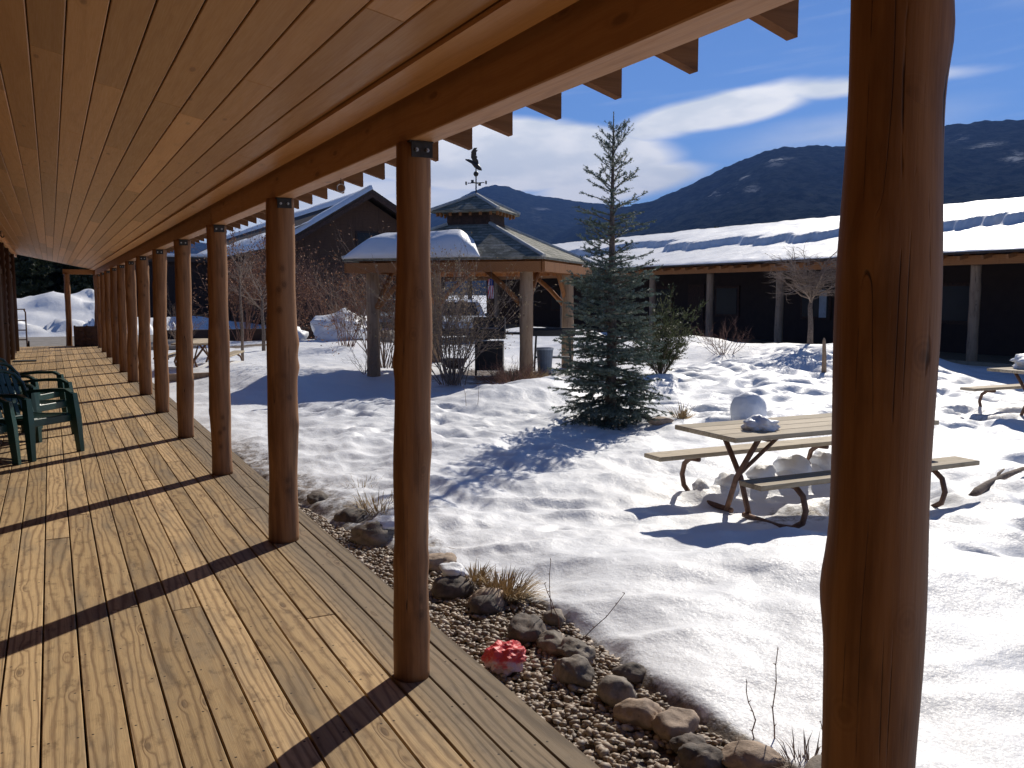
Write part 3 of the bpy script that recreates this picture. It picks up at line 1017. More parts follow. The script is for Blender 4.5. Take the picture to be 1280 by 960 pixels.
t = thing('hand_truck', (-0.92, 31.6, -0.11), 'dark two wheeled hand truck standing beyond the far lodge corner', 'hand truck')
mb = MB()
for sx in (-0.2, 0.2):
    mb.tube([(sx, 0, 0.08), (sx, 0.03, 0.7), (sx, 0.02, 1.15), (sx * 0.8, -0.02, 1.25)], 0.022, 8)
for z in (0.3, 0.6, 0.9, 1.25):
    mb.tube([(-0.2, 0.02, z), (0.2, 0.02, z)], 0.018, 8)
mb.build('frame', M['rust'], t)
mb = MB()
mb.box((0, -0.12, 0.05), (0.48, 0.28, 0.03))
mb.build('toe_plate', M['black'], t)
for sx in (-0.24, 0.24):
    mb = MB()
    mb.tube([(sx - 0.03, 0.12, 0.13), (sx + 0.03, 0.12, 0.13)], 0.13, 16)
    mb.build('wheel', M['tyre'], t)


# ------------------------------------------------------------------ resin chairs
def make_chair():
    t = thing('patio_chair', (0, 0, 0), 'dark green plastic armchair', 'chair', 'green plastic chairs along the lodge wall')
    # local: faces -Y, width along X
    W = 0.27
    mb = MB()       # seat: curved slatted shell
    for k in range(9):
        x = -0.22 + k * 0.055
        pts = []
        prof = [(-0.27, 0.36), (-0.25, 0.385), (-0.1, 0.378), (0.1, 0.365), (0.22, 0.355)]
        for (y, z) in prof:
            pts.append((x, y, z + 0.02 * (x / 0.22) ** 2))
        for a, b in zip(pts[:-1], pts[1:]):
            mb.add([(a[0] - .021, a[1], a[2]), (a[0] + .021, a[1], a[2]), (b[0] + .021, b[1], b[2]), (b[0] - .021, b[1], b[2]),
                    (a[0] - .021, a[1], a[2] - .01), (a[0] + .021, a[1], a[2] - .01), (b[0] + .021, b[1], b[2] - .01), (b[0] - .021, b[1], b[2] - .01)],
                   [(0, 1, 2, 3), (7, 6, 5, 4), (0, 4, 5, 1), (2, 6, 7, 3), (1, 5, 6, 2), (3, 7, 4, 0)])
    mb.box((0, -0.262, 0.352), (0.54, 0.022, 0.075), bev=0.005)
    mb.box((-0.257, -0.02, 0.36), (0.024, 0.5, 0.05), bev=0.005)
    mb.box((0.257, -0.02, 0.36), (0.024, 0.5, 0.05), bev=0.005)
    mb.box((0, 0.0, 0.352), (0.5, 0.05, 0.014))
    mb.box((0, 0.225, 0.35), (0.5, 0.03, 0.05), bev=0.005)
    mb.build('seat', M['green'], t)
    mb = MB()       # back with slats in an arched frame
    rows = []

    def bp(x, h):
        return (x, 0.23 + 0.16 * h + 0.04 * (1 - (x / 0.26) ** 2) * 0.8, 0.36 + 0.46 * h)
    frame = [bp(-0.25, 0), bp(-0.255, 0.35), bp(-0.25, 0.7), bp(-0.19, 0.92), bp(-0.1, 1.0), bp(0, 1.02), bp(0.1, 1.0), bp(0.19, 0.92), bp(0.25, 0.7), bp(0.255, 0.35), bp(0.25, 0)]
    mb.tube(frame, 0.02, 8)
    for k in range(6):
        x = -0.175 + k * 0.07
        top = 0.97 - 0.18 * (abs(x) / 0.2) ** 2
        a, b, c = Vector(bp(x, 0.02)), Vector(bp(x, 0.5)), Vector(bp(x, top))
        for p, q_ in ((a, b), (b, c)):
            mid = (p + q_) / 2
            ang = math.atan2(q_.y - p.y, q_.z - p.z)
            mb.box(mid, (0.045, 0.009, (q_ - p).length + 0.01), Matrix.Rotation(-ang, 3, 'X'))
    mb.build('backrest', M['green'], t)
    for sx in (-1, 1):
        mb = MB()
        pts = [(sx * 0.275, -0.27, 0.60), (sx * 0.285, -0.2, 0.632), (sx * 0.287, 0.0, 0.628), (sx * 0.275, 0.2, 0.61), (sx * 0.255, 0.28, 0.60)]
        vs, fs = [], []
        for j, p in enumerate(pts):
            hw = (0.022, 0.034, 0.03, 0.026, 0.02)[j]
            for dx, dz in ((-hw, 0), (-hw * .9, 0.01), (hw * .9, 0.01), (hw, 0), (hw * .9, -0.022), (-hw * .9, -0.022)):
                vs.append((p[0] + dx, p[1], p[2] + dz))
        for j in range(len(pts) - 1):
            for k in range(6):
                a, b = j * 6 + k, j * 6 + (k + 1) % 6
                fs.append((a, b, b + 6, a + 6))
        fs += [tuple(range(5, -1, -1)), tuple(range(24, 30))]
        mb.add(vs, fs)
        mb.smooth = False
        mb.build('armrest', M['green'], t)
        # front leg: wide channel rising to the arm, back leg splayed
        for front in (1, 0):
            mb = MB()
            if front:
                prof = [(-0.325, 0.0, .03, .028), (-0.30, 0.36, .042, .036), (-0.275, 0.60, .036, .03)]
            else:
                prof = [(0.34, 0.0, .028, .028), (0.27, 0.34, .038, .032), (0.275, 0.60, .022, .022)]
            vs, fs = [], []
            for (y, z, a_, b_) in prof:
                xx = sx * (0.30 - 0.03 * z)
                for dx, dy in ((-a_, -b_), (a_, -b_), (a_, b_), (-a_, b_)):
                    vs.append((xx + dx * 0.8, y + dy, z))
            for j in range(2):
                for k in range(4):
                    a, b = j * 4 + k, j * 4 + (k + 1) % 4
                    fs.append((a, b, b + 4, a + 4))
            fs += [(3, 2, 1, 0), (8, 9, 10, 11)]
            mb.add(vs, fs)
            mb.build('leg', M['green'], t)
    return t


proto = make_chair()
for i, (x, y, a, lab) in enumerate([
        (-0.24, 10.02, 44, 'dark green plastic armchair fully visible at the front of the row by the wall'),
        (-0.26, 11.25, 52, 'dark green plastic armchair in shade directly behind the front chair'),
        (-0.32, 12.35, 60, 'dark green plastic armchair farthest back in the row, its arms just showing'),
        (-0.78, 9.35, 62, 'dark green plastic armchair cut off by the left edge of the photo')]):
    o = proto if i == 0 else copy_tree(proto)
    o.location = (x, y, 0.002)
    o.rotation_euler.z = R(a)
    o['label'] = lab


# ------------------------------------------------------------------ picnic tables
def make_table():
    t = thing('picnic_table', (0, 0, 0), 'picnic table', 'picnic table', 'picnic tables in the snowy courtyard')
    r2 = random.Random(12)
    mb = MB()
    for k in range(4):
        mb.box((0, -0.306 + k * 0.204, 0.743), (2.32, 0.198, 0.04), r=r2.random(), bev=0.004)
    mb.build('tabletop', M['table'], t)
    for s in (-1, 1):
        mb = MB()
        mb.box((0, s * 0.66, 0.435), (2.44, 0.25, 0.04), r=r2.random(), bev=0.004)
        mb.build('bench_seat', M['table'], t)
    for ex in (-0.78, 0.78):
        mb = MB()
        for s in (-1, 1):
            ox = 0.022 * s
            mb.tube([(ex + ox, s * 0.27, 0.715), (ex + ox, 0.0, 0.34), (ex + ox, -s * 0.12, 0.03)], 0.024, 10)
            # curved bench support: from the centre, along the ground, up under the seat
            pts = [(ex, s * 0.08, 0.03), (ex, s * 0.5, 0.028), (ex, s * 0.66, 0.05), (ex, s * 0.77, 0.12), (ex, s * 0.80, 0.22), (ex, s * 0.765, 0.33), (ex, s * 0.68, 0.39), (ex, s * 0.55, 0.40)]
            mb.tube(pts, 0.024, 10)
        mb.box((ex, 0, 0.712), (0.045, 0.74, 0.018))
        mb.tube([(ex + (-0.0), 0, 0.36), (ex - 0.5 * (1 if ex > 0 else -1), 0, 0.71)], 0.018, 8)
        mb.smooth = False
        mb.build('leg_frame', M['rust'], t, smooth=True)
    return t


tb = make_table()
for i, (x, y, z, a, lab) in enumerate([
        (5.95, 5.72, -0.30, -2, 'weathered picnic table with rusty bent legs, the nearest one, behind the near post'),
        (13.05, 7.65, -0.22, -4, 'wooden picnic table at the right edge of the photo, snow heaped on top'),
        (3.1, 21.9, -0.25, 70, 'small distant picnic table seen between the far porch posts')]):
    o = tb if i == 0 else copy_tree(tb)
    o.location = (x, y, z)
    o.rotation_euler.z = R(a)
    o['label'] = lab


def lump(name, c, d, seed, mat, amp=0.15, n=3, label=None, cat=None, group=None, flat=None, freq=3.0, kind=None):
    """rounded irregular body (rock, snow lump)"""
    import bmesh
    bm = bmesh.new()
    bmesh.ops.create_icosphere(bm, subdivisions=n, radius=1.0)
    q = random.Random(seed)
    ox = [q.uniform(-50, 50) for _ in range(3)]
    planes = [(Vector((q.gauss(0, 1), q.gauss(0, 1), q.gauss(0, 1))).normalized(), q.uniform(0.62, 0.92)) for _ in range(7)]
    from mathutils import noise
    for v in bm.verts:
        p = v.co.copy()
        if flat:
            for nn, dd in planes:
                e_ = p.dot(nn) - dd
                if e_ > 0:
                    p -= nn * e_ * flat
        k = 1 + amp * noise.fractal(Vector((p.x * freq / 2 + ox[0], p.y * freq / 2 + ox[1], p.z * freq / 2 + ox[2])), 0.8, 2.0, 4)
        v.co = Vector((p.x * d[0] * k, p.y * d[1] * k, p.z * d[2] * k))
    me = bpy.data.meshes.new(name)
    bm.to_mesh(me)
    bm.free()
    me.polygons.foreach_set('use_smooth', [True] * len(me.polygons))
    me.materials.append(mat)
    o = bpy.data.objects.new(name, me)
    COL.objects.link(o)
    o.location = c
    o.rotation_euler.z = q.uniform(0, 6)
    if label:
        tag(o, label, cat, group, kind)
    return o


lump('snow_lump', (5.28, 5.62, 0.50), (0.14, 0.11, 0.075), 4, M['snow'], 0.35, 4, 'small snow lump lying on the near picnic table top', 'snow lump')
lump('snow_lump', (12.6, 7.75, 0.62), (0.42, 0.28, 0.18), 6, M['snow'], 0.3, 4, 'big snow heap on the right picnic table', 'snow lump')
lump('snow_ball', (8.2, 8.95, 0.06), (0.23, 0.23, 0.25), 9, M['snow'], 0.12, 4, 'large rounded snowball standing behind the near picnic table', 'snowball')
for k, (x, y, s_) in enumerate([(5.32, 6.42, .10), (5.6, 6.38, .14), (6.05, 6.4, .13), (6.45, 6.42, .16), (6.85, 6.38, .14)]):
    lump('snow_chunk', (x, y, hz(x, y) + 0.02), (s_ * 1.2, s_ * 0.8, s_ * 0.75), 40 + k, M['snow'], 0.3, 3,
         'snow chunk under the far bench of the near table, ' + ('leftmost', 'second from left', 'middle one', 'second from right', 'rightmost')[k], 'snow chunk', 'snow chunks under the bench')

# ------------------------------------------------------------------ gravel strip and its stones
gr = random.Random(21)
mb = MB()
ico = [(0, 0, 1), (.894, 0, .447), (.276, .851, .447), (-.724, .526, .447), (-.724, -.526, .447), (.276, -.851, .447),
       (.724, .526, -.447), (-.276, .851, -.447), (-.894, 0, -.447), (-.276, -.851, -.447), (.724, -.526, -.447), (0, 0, -1)]
icf = [(0, 1, 2), (0, 2, 3), (0, 3, 4), (0, 4, 5), (0, 5, 1), (1, 6, 2), (2, 7, 3), (3, 8, 4), (4, 9, 5), (5, 10, 1), (6, 7, 2), (7, 8, 3), (8, 9, 4), (9, 10, 5),
       (10, 6, 1), (11, 7, 6), (11, 8, 7), (11, 9, 8), (11, 10, 9), (11, 6, 10)]
for k in range(15000):
    u_ = gr.random()
    y = 1.0 + 8.5 * u_ ** 1.4
    xb = float(np.interp(y, XB_Y, XB_X)) + 0.05
    x = gr.uniform(1.55, xb)
    s_ = gr.choice([0.010, 0.012, 0.014, 0.016, 0.018, 0.022]) * gr.uniform(0.8, 1.2)
    a, b_ = s_ * gr.uniform(0.9, 1.4), s_ * gr.uniform(0.5, 0.75)
    an = gr.uniform(0, PI)
    ca, sa = math.cos(an), math.sin(an)
    tl = gr.uniform(-0.4, 0.4)
    z = -0.28 + gr.uniform(0, 0.022)
    vs = []
    for p in ico:
        px, py, pz = p[0] * a, p[1] * s_, p[2] * b_
        pz += px * tl
        vs.append((x + px * ca - py * sa, y + px * sa + py * ca, z + pz))
    mb.add(vs, icf, gr.random())
mb.smooth = True
tag(mb.build('gravel', M['pebble']), 'brown and grey river pebbles filling the strip between deck and snow', 'gravel', None, 'stuff')

rocks = [(2.23, 4.61, .105, 'rock_dark', 'dark half shaded stone behind the dry grass tuft at the gravel edge'),
         (2.24, 4.14, .105, 'rock_dark', 'dark angular stone in the gravel left of the red plastic and below the tall twigs'),
         (2.27, 3.91, .082, 'rock_grey', 'brown stone just beyond the olive stone at the snow edge'),
         (2.31, 3.75, .09, 'rock_grey', 'dark brown stone at the foot of the slanting twig'),
         (2.18, 3.54, .10, 'rock_grey', 'flat olive grey stone to the right of the red plastic'),
         (2.24, 3.27, .10, 'rock_grey', 'smooth grey stone left of the two rounded stones'),
         (2.21, 3.05, .092, 'rock_tan', 'rounded pinkish tan stone, smoothest of the gravel edge'),
         (2.29, 2.90, .092, 'rock_tan', 'mottled tan stone right of the rounded pinkish stone'),
         (2.24, 2.74, .06, 'rock_dark', 'small dark flat stone in the lower gravel'),
         (2.20, 2.62, .085, 'rock_dark', 'rough dark brown stone low in the photo beside the gravel'),
         (2.36, 2.52, .10, 'rock_tan', 'large tan stone at the bottom of the photo by the thin twigs'),
         (2.47, 4.24, .068, 'rock_grey', 'small grey stone half sunk into the snow behind the dark angular stone'),
         (2.12, 6.95, .13, 'rock_dark', 'dark stone under dry leaves between the second and third post'),
         (2.12, 6.29, .165, 'rock_grey', 'big brown stone at the deck edge left of the second post'),
         (2.28, 5.48, .12, 'rock_tan', 'tan stone showing just right of the second post'),
         (2.17, 4.98, .13, 'rock_dark', 'dark stone capped with snow right of the second post'),
         (2.26, 4.66, .11, 'rock_tan', 'rounded tan stone beside the dry grass tuft'),
         (2.04, 7.7, .11, 'rock_dark', 'dark stone farther along the deck edge poking out of patchy snow'),
         (2.5, 2.25, .12, 'rock_grey', 'grey stone at the very bottom of the photo next to the near post'),
         (2.05, 8.6, .1, 'rock_grey', 'small stone farthest along the deck edge beside thin snow'),
         (2.42, 3.42, .07, 'rock_dark', 'small dark stone tucked behind the smooth grey stone')]
for k, (x, y, s_, mm, lab) in enumerate(rocks):
    q = random.Random(300 + k)
    lump('stone', (x, y, -0.235), (s_ * q.uniform(1.1, 1.4), s_ * q.uniform(.85, 1.05), s_ * q.uniform(.65, .85)), 300 + k, M[mm], q.uniform(0.14, 0.3), 4, lab, 'stone', 'stones along the gravel strip', q.choice((0.4, 0.6, 0.9, 1.0)), q.uniform(1.6, 3.0))
for k, (x, y, s_, zz) in enumerate([(2.2, 5.05, .10, -0.15), (2.2, 6.35, .15, -0.14)]):
    o = lump('snow_patch', (x, y, zz), (s_, s_ * .8, .045), 70 + k, M['snow'], 0.3, 3, ('white snow cap on the dark stone right of the second post', 'thin snow cap on the big brown stone left of the second post')[k], 'snow')

# crumpled plastic
from mathutils import noise as mnoise
import bmesh
bm = bmesh.new()
bmesh.ops.create_icosphere(bm, subdivisions=4, radius=1.0)
for v in bm.verts:
    p = v.co.copy()
    k = 1 + 0.32 * mnoise.noise(p * 2.6 + Vector((3, 1, 7))) + 0.16 * abs(mnoise.noise(p * 7.0)) - 0.1
    v.co = Vector((p.x * 0.10 * k, p.y * 0.085 * k, (p.z * 0.075 * k)))
me = bpy.data.meshes.new('plastic_bag')
bm.to_mesh(me)
bm.free()
me.materials.append(M['bag'])
o = bpy.data.objects.new('plastic_bag', me)
COL.objects.link(o)
o.location = (1.93, 3.80, -0.205)
o.scale = (1.15, 1.15, 1.1)
tag(o, 'crumpled red and white plastic lying on the gravel beside the deck', 'litter')


# ------------------------------------------------------------------ vegetation
def bare_plant(name, base, height, label, cat, seed, stems=10, spread=0.5, levels=3, r0=0.012, mat='twig', leaves=0, leafmat='leaf_dry',
               group=None, trunk=None, flatcrown=False, leafsize=0.03, kids=(3, 5), jitter=0.35, sides=4):
    q = random.Random(seed)
    t = thing(name, base, label, cat, group)
    br = MB()
    lv = MB()
    tips = []

    def rv(s_):
        return Vector((q.gauss(0, s_), q.gauss(0, s_), q.gauss(0, s_)))

    def grow(p, d, L, r, lev):
        n = 4
        pts, rad = [p.copy()], [r]
        dd = d.copy()
        for i in range(n):
            dd = (dd + rv(jitter * 0.35) + Vector((0, 0, 0.06))).normalized()
            if flatcrown and lev < levels:
                dd.z *= 0.7
                dd.normalize()
            p = p + dd * L / n
            pts.append(p.copy())
            rad.append(r * (1 - 0.7 * (i + 1) / n))
        br.tube(pts, rad, sides if lev == levels else 3, False)
        if lev > 0:
            for c in range(q.randint(*kids)):
                f = q.uniform(0.25, 1.0)
                idx = min(n - 1, int(f * n))
                pp = pts[idx].lerp(pts[idx + 1], f * n - idx if idx < n else 0.5)
                nd = (dd + rv(0.55)).normalized()
                grow(pp, nd, L * q.uniform(0.4, 0.65), r * 0.5, lev - 1)
        if leaves:
            for c in range(leaves):
                pp = pts[q.randint(1, n)] + rv(0.02)
                a, b_ = rv(1).normalized() * leafsize * q.uniform(.6, 1.2), rv(1).normalized() * leafsize * 0.5
                lv.add([pp, pp + a * 0.5 + b_, pp + a, pp + a * 0.5 - b_], [(0, 1, 2, 3)])

    if trunk:
        th_, tr = trunk
        tm = MB()
        pts = [Vector((0, 0, -0.1)), Vector((0.02, 0.01, th_ * 0.4)), Vector((-0.01, 0.02, th_ * 0.8)), Vector((0.01, 0, th_ * 1.1))]
        tm.tube(pts, [tr * 1.25, tr, tr * .85, tr * .6], 10)
        tm.build('trunk', M['bark'] if mat == 'twig' else M[mat], t, smooth=True)
        st = Vector((0, 0, th_))
    else:
        st = None
    for k in range(stems):
        a = q.uniform(0, 2 * PI)
        if st is None:
            p0 = Vector((math.cos(a), math.sin(a), 0)) * q.uniform(0, spread * 0.25)
            d = Vector((math.cos(a) * spread * q.uniform(0.1, 0.9), math.sin(a) * spread * q.uniform(0.1, 0.9), height * 0.75)).normalized()
            L = height * q.uniform(0.55, 0.95)
        else:
            p0 = st + Vector((0, 0, q.uniform(-0.12, 0.1) * height))
            up = q.uniform(0.05, 1.5) if flatcrown else q.uniform(0.3, 1.5)
            d = Vector((math.cos(a), math.sin(a), up)).normalized()
            L = spread * q.uniform(0.6, 1.0)
        grow(p0, d, L, r0, levels)
    br.build('branches', M[mat], t)
    if leaves:
        lv.build('leaves', M[leafmat], t)
    return t


def spruce(name, base, H, Rb, label, cat, seed, mat='spruce', nlen=0.034, dens=1.0, group=None, whorl=0.17, leader=0.42, low=0.02, pw=0.85, wid=0.11, nbr=1.0, openup=9.0):
    """conifer: whorls of drooping limbs, each a bottle brush of needles"""
    q = random.Random(seed)
    t = thing(name, base, label, cat, group)
    tr = MB()
    tr.tube([(0, 0, -0.15), (0.01, 0, H * .3), (0, 0.01, H * .7), (0, 0, H)], [H * .017 + .012, H * .013 + .008, H * .006 + .004, .004], 10)
    tr.build('trunk', M['bark'], t, smooth=True)
    lm = MB()
    fo_v, fo_f, fo_r = [], [], []

    def needles(p, d, L, r_):
        n = max(6, int(L / 0.0042 * dens * (0.034 / nlen)))
        s1 = d.orthogonal().normalized()
        s2 = d.cross(s1)
        tint = q.uniform(0, 1)
        for i in range(n):
            f = q.random()
            a = q.uniform(0, 2 * PI)
            o = p + d * L * f
            nd = (s1 * math.cos(a) + s2 * math.sin(a) + d * q.uniform(0.3, 0.9)).normalized()
            ln = nlen * q.uniform(0.7, 1.15) * (1.0 if f < 0.85 else 0.8)
            w_ = nd.cross(d)
            if w_.length < 1e-4:
                continue
            w_ = w_.normalized() * nlen * wid
            b = len(fo_v)
            fo_v.extend((tuple(o - w_), tuple(o + w_), tuple(o + nd * ln)))
            fo_f.append((b, b + 1, b + 2))
            fo_r.append(min(1, max(0, tint + q.uniform(-.25, .25))))

    z = low * H
    while z < H * 0.97:
        frac = z / H
        reach = Rb * (1 - frac) ** pw * (0.35 + 0.65 * min(1, frac * 9 + 0.5)) + 0.03
        nb = max(3, int((q.uniform(4, 7) + (1 - frac) * 4) * nbr))
        if frac > openup:
            nb = q.choice((4, 5, 5))
        if frac > 0.88:
            nb = 3
            reach *= 0.8
        a0 = q.uniform(0, 6.28)
        for k in range(nb):
            a = a0 + 2 * PI * k / nb + q.uniform(-.25, .25)
            L = reach * (q.uniform(0.62, 1.12) if frac < openup else q.uniform(0.4, 1.15))
            el0 = R(-8 + 48 * frac + q.uniform(-16, 16)) if frac < .75 else R(42 + q.uniform(-12, 14))
            n = max(3, int(L / 0.11))
            p = Vector((0, 0, z + q.uniform(-.05, .05)))
            pts, dirs = [p.copy()], []
            el_ = el0
            for i in range(n):
                el_ += R(q.uniform(0, 9)) * (0.6 if i > n / 2 else -0.25)
                d = Vector((math.cos(a) * math.cos(el_), math.sin(a) * math.cos(el_), math.sin(el_)))
                p = p + d * L / n
                pts.append(p.copy())
                dirs.append(d)
                a += q.uniform(-.06, .06)
            lm.tube(pts, [max(.002, .011 * (1 - i / (n + 1)) * (L / Rb) + .002) for i in range(n + 1)], 4, False)
            for i in range(n):
                f = (i + 0.5) / n
                if f > 0.1:
                    needles(pts[i], dirs[i], L / n, 1)
                # side twigs
                if f > 0.15 and i < n - 0:
                    for sgn in (-1, 1):
                        if q.random() < 0.92:
                            sl = L * 0.40 * (1 - f) + 0.075
                            sl *= q.uniform(0.6, 1.15)
                            ang = R(q.uniform(38, 62)) * sgn
                            d = dirs[i]
                            ca, sa = math.cos(ang), math.sin(ang)
                            sdv = Vector((d.x * ca - d.y * sa, d.x * sa + d.y * ca, d.z + q.uniform(-.28, .1))).normalized()
                            sp0 = pts[i + 1]
                            needles(sp0, sdv, sl, 1)
                            if sl > 0.2:
                                for m_ in (0.35, 0.6, 0.8):
                                    a2 = R(45) * q.choice((-1, 1))
                                    c2, s2_ = math.cos(a2), math.sin(a2)
                                    d2 = Vector((sdv.x * c2 - sdv.y * s2_, sdv.x * s2_ + sdv.y * c2, sdv.z + q.uniform(-.25, .1))).normalized()
                                    needles(sp0 + sdv * sl * m_, d2, sl * q.uniform(.3, .5), 1)
        z += whorl * q.uniform(0.75, 1.2) * (1.25 if frac > .6 else 0.9) * (1.1 if frac > openup else 1.0)
    needles(Vector((0, 0, H * 0.86)), Vector((0, 0, 1)), H * 0.14, 1)
    lm.build('limbs', M['bark'], t)
    f = MB()
    f.v, f.f, f.r = fo_v, fo_f, fo_r
    f.build('crown', M[mat], t)
    return t


spruce('blue_spruce_tree', (6.66, 9.95, -0.14), 4.12, 0.75, 'young blue green spruce tree standing in the snow between gazebo and near picnic table', 'tree', 11, dens=1.0, pw=0.42, whorl=0.105, nbr=1.45, low=0.01, openup=0.48, wid=0.17, nlen=0.031)


def bush(name, base, H, W, label, cat, seed, mat='juniper', n=34, nl=0.05, dens=0.5):
    q = random.Random(seed)
    t = thing(name, base, label, cat)
    br = MB()
    fo = MB()
    for k in range(n):
        a = q.uniform(0, 2 * PI)
        sp_ = q.uniform(0.1, 1)
        d = Vector((math.cos(a) * sp_ * W / H, math.sin(a) * sp_ * W / H, 1.0)).normalized()
        L = H * q.uniform(0.55, 1.15) * (1.15 - 0.3 * sp_)
        p = Vector((0, 0, 0))
        pts = [p.copy()]
        for i in range(6):
            d = (d + Vector((q.gauss(0, .1), q.gauss(0, .1), q.gauss(0, .07)))).normalized()
            p = p + d * L / 6
            pts.append(p.copy())
            if i > 0:
                for m_ in range(7):
                    s_ = (d + Vector((q.gauss(0, .6), q.gauss(0, .6), q.gauss(0, .35)))).normalized()
                    sl = L * 0.2 * q.uniform(.5, 1.2)
                    tint = q.random()
                    for c in range(int(26 * dens)):
                        o = p + s_ * sl * q.random()
                        nd = (s_ + Vector((q.gauss(0, .5), q.gauss(0, .5), q.gauss(0, .5)))).normalized() * nl
                        w_ = nd.cross(Vector((q.gauss(0, 1), q.gauss(0, 1), q.gauss(0, 1)))).normalized() * nl * 0.14
                        fo.add([o - w_, o + w_, o + nd], [(0, 1, 2)], min(1, max(0, tint + q.uniform(-.2, .2))))
        br.tube(pts, [.012, .01, .008, .006, .005, .003, .002], 4, False)
    br.build('branches', M['bark'], t)
    fo.build('foliage', M[mat], t)
    return t


bush('juniper_bush', (10.35, 13.75, -0.05), 1.35, 1.1, 'loose olive green juniper bush standing just right behind the spruce', 'bush', 5)
bare_plant('bare_tree', (15.9, 15.35, hz(15.9, 15.35) - 0.03), 1.2, 'small leafless tree with a low spreading crown on the snow bank before the far building', 'tree', 8,
           stems=26, spread=1.05, levels=3, r0=0.024, trunk=(1.12, 0.06), flatcrown=True, kids=(4, 5), jitter=0.42)
bare_plant('bare_shrub', (14.1, 16.3, hz(14.1, 16.3)), 0.8, 'low reddish leafless shrub on the snow bank left of the bare tree', 'shrub', 9, 20, 1.0, 2, 0.008, 'twig_red', jitter=.5)
bare_plant('dry_leaf_shrub', (6.75, 15.5, -0.12), 2.0, 'tall shrub with withered tan leaves just right of the second post before the gazebo', 'shrub', 10, 44, 1.1, 2, 0.011, 'twig', 2, 'straw', leafsize=0.04, kids=(4, 6))
bare_plant('low_shrub', (7.35, 14.15, hz(7.35, 14.15)), 0.5, 'low brown twiggy shrub in the snow in front of the gazebo post', 'shrub', 12, 60, 1.2, 2, 0.007, 'twig_red', jitter=.5)
bare_plant('bare_bush', (6.9, 19.9, -0.12), 2.4, 'grey leafless bush fanning up behind the left gazebo post', 'shrub', 13, 30, 1.3, 3, 0.012, 'twig', 1, 'leaf_dry', leafsize=0.05)
bare_plant('bare_bush', (5.9, 18.2, -0.1), 0.7, 'small leafless bush in the snow at the foot of the left gazebo post', 'shrub', 14, 10, 0.5, 2, 0.006, 'twig')
bare_plant('copper_leaf_tree', (6.7, 35.6, -0.2), 3.4, 'small tree with coppery dry leaves behind the third and fourth porch posts', 'tree', 15, 24, 1.5, 3, 0.016, 'twig_red', 2, 'leaf_dry', leafsize=0.08)
bare_plant('copper_leaf_tree', (8.3, 35.0, -0.2), 2.9, 'leafless brown bush left of the snowy boulder before the gabled building', 'tree', 16, 20, 1.3, 3, 0.015, 'twig_red', 1, 'leaf_dry', leafsize=0.06)
bare_plant('bare_bush', (9.8, 34.5, -0.2), 2.6, 'tangled grey brown bush right behind the snowy boulder', 'shrub', 17, 22, 1.3, 3, 0.014, 'twig_red')
bare_plant('bare_bush', (8.3, 27.5, -0.15), 2.2, 'leafless brown bush in the background directly behind the second post', 'shrub', 18, 18, 1.0, 3, 0.012, 'twig_red', 1)
bare_plant('sapling', (4.46, 24.2, hz(4.46, 24.2)), 2.5, 'thin leafless sapling standing in the snow right of the fourth post', 'tree', 19, 14, 0.9, 2, 0.009, 'twig', trunk=(2.3, 0.035))
bare_plant('sapling', (5.6, 27.0, -0.2), 3.0, 'taller leafless sapling with upswept branches left of the third post', 'tree', 20, 18, 1.2, 3, 0.012, 'twig', trunk=(1.6, 0.05))
bare_plant('dry_leaf_shrub', (3.9, 8.9 + 22, -0.2), 1.3, 'low tan shrub by the pavement seen between the far posts', 'shrub', 22, 20, 0.9, 2, 0.008, 'twig', 1)

# near twigs
TW = [((2.42, 4.2), [(0, 0, 0), (0.01, 0.0, .12), (0.0, 0.01, .25), (0.015, 0.02, .40)], 'tallest upright bare twig behind the dark angular stone'),
      ((2.44, 4.12), [(0, 0, 0), (-0.02, 0.0, .1), (-0.05, 0.01, .2), (-0.09, 0.02, .30)], 'bare twig leaning left beside the tallest twig'),
      ((2.33, 3.83), [(0, 0, 0.02), (0.10, 0.02, .08), (0.22, 0.0, .18), (0.34, 0.0, .29)], 'bare twig slanting right over the snow from the brown stone'),
      ((2.59, 2.62), [(0, 0, 0), (0.01, 0.02, .14), (0.0, 0.0, .27), (0.012, 0.01, .40)], 'tall bare twig sticking out of the snow near the bottom right'),
      ((2.52, 2.66), [(0, 0, 0), (-0.01, 0.0, .1), (-0.03, 0.01, .18), (-0.035, 0.02, .26)], 'shorter bare twig left of the tall one near the bottom right'),
      ((2.66, 2.42), [(0, 0, 0), (0.0, 0.0, .08), (-0.015, 0.01, .15)], 'tiny bare twig beside the near post at the bottom'),
      ((5.6, 11.9), [(0, 0, 0), (0.01, 0, .2), (0, 0.01, .42)], 'thin dry stalk left of the spruce in the snow'),
      ((5.45, 12.0), [(0, 0, 0), (-0.02, 0, .2), (-0.05, 0.01, .36)], 'thinner dry stalk left of the spruce leaning outwards')]
for (x, y), pts, lab in TW:
    q = random.Random(int(x * 100 + y * 1000))
    zb = max(hz(x, y), -0.27) - 0.02
    t = thing('twig', (x, y, zb), lab, 'twig', 'bare twigs in the snow')
    P = []
    for a, b_ in zip(pts[:-1], pts[1:]):
        a, b_ = Vector(a), Vector(b_)
        for f in (0, 0.5):
            P.append(a.lerp(b_, f) + Vector((q.gauss(0, .004), q.gauss(0, .004), 0)))
    P.append(Vector(pts[-1]))
    mb = MB()
    mb.tube(P, [0.0034 * (1 - 0.6 * i / len(P)) for i in range(len(P))], 5, True)
    mb.build('stem', M['twig_red'], t)
    mb = MB()
    for i in range(1, len(P)):
        d = Vector((q.gauss(0, 1), q.gauss(0, 1), 0.7)).normalized()
        mb.tube([P[i], P[i] + d * 0.014], [0.0032, 0.001], 4)
    mb.build('bud', M['twig_red'], t)


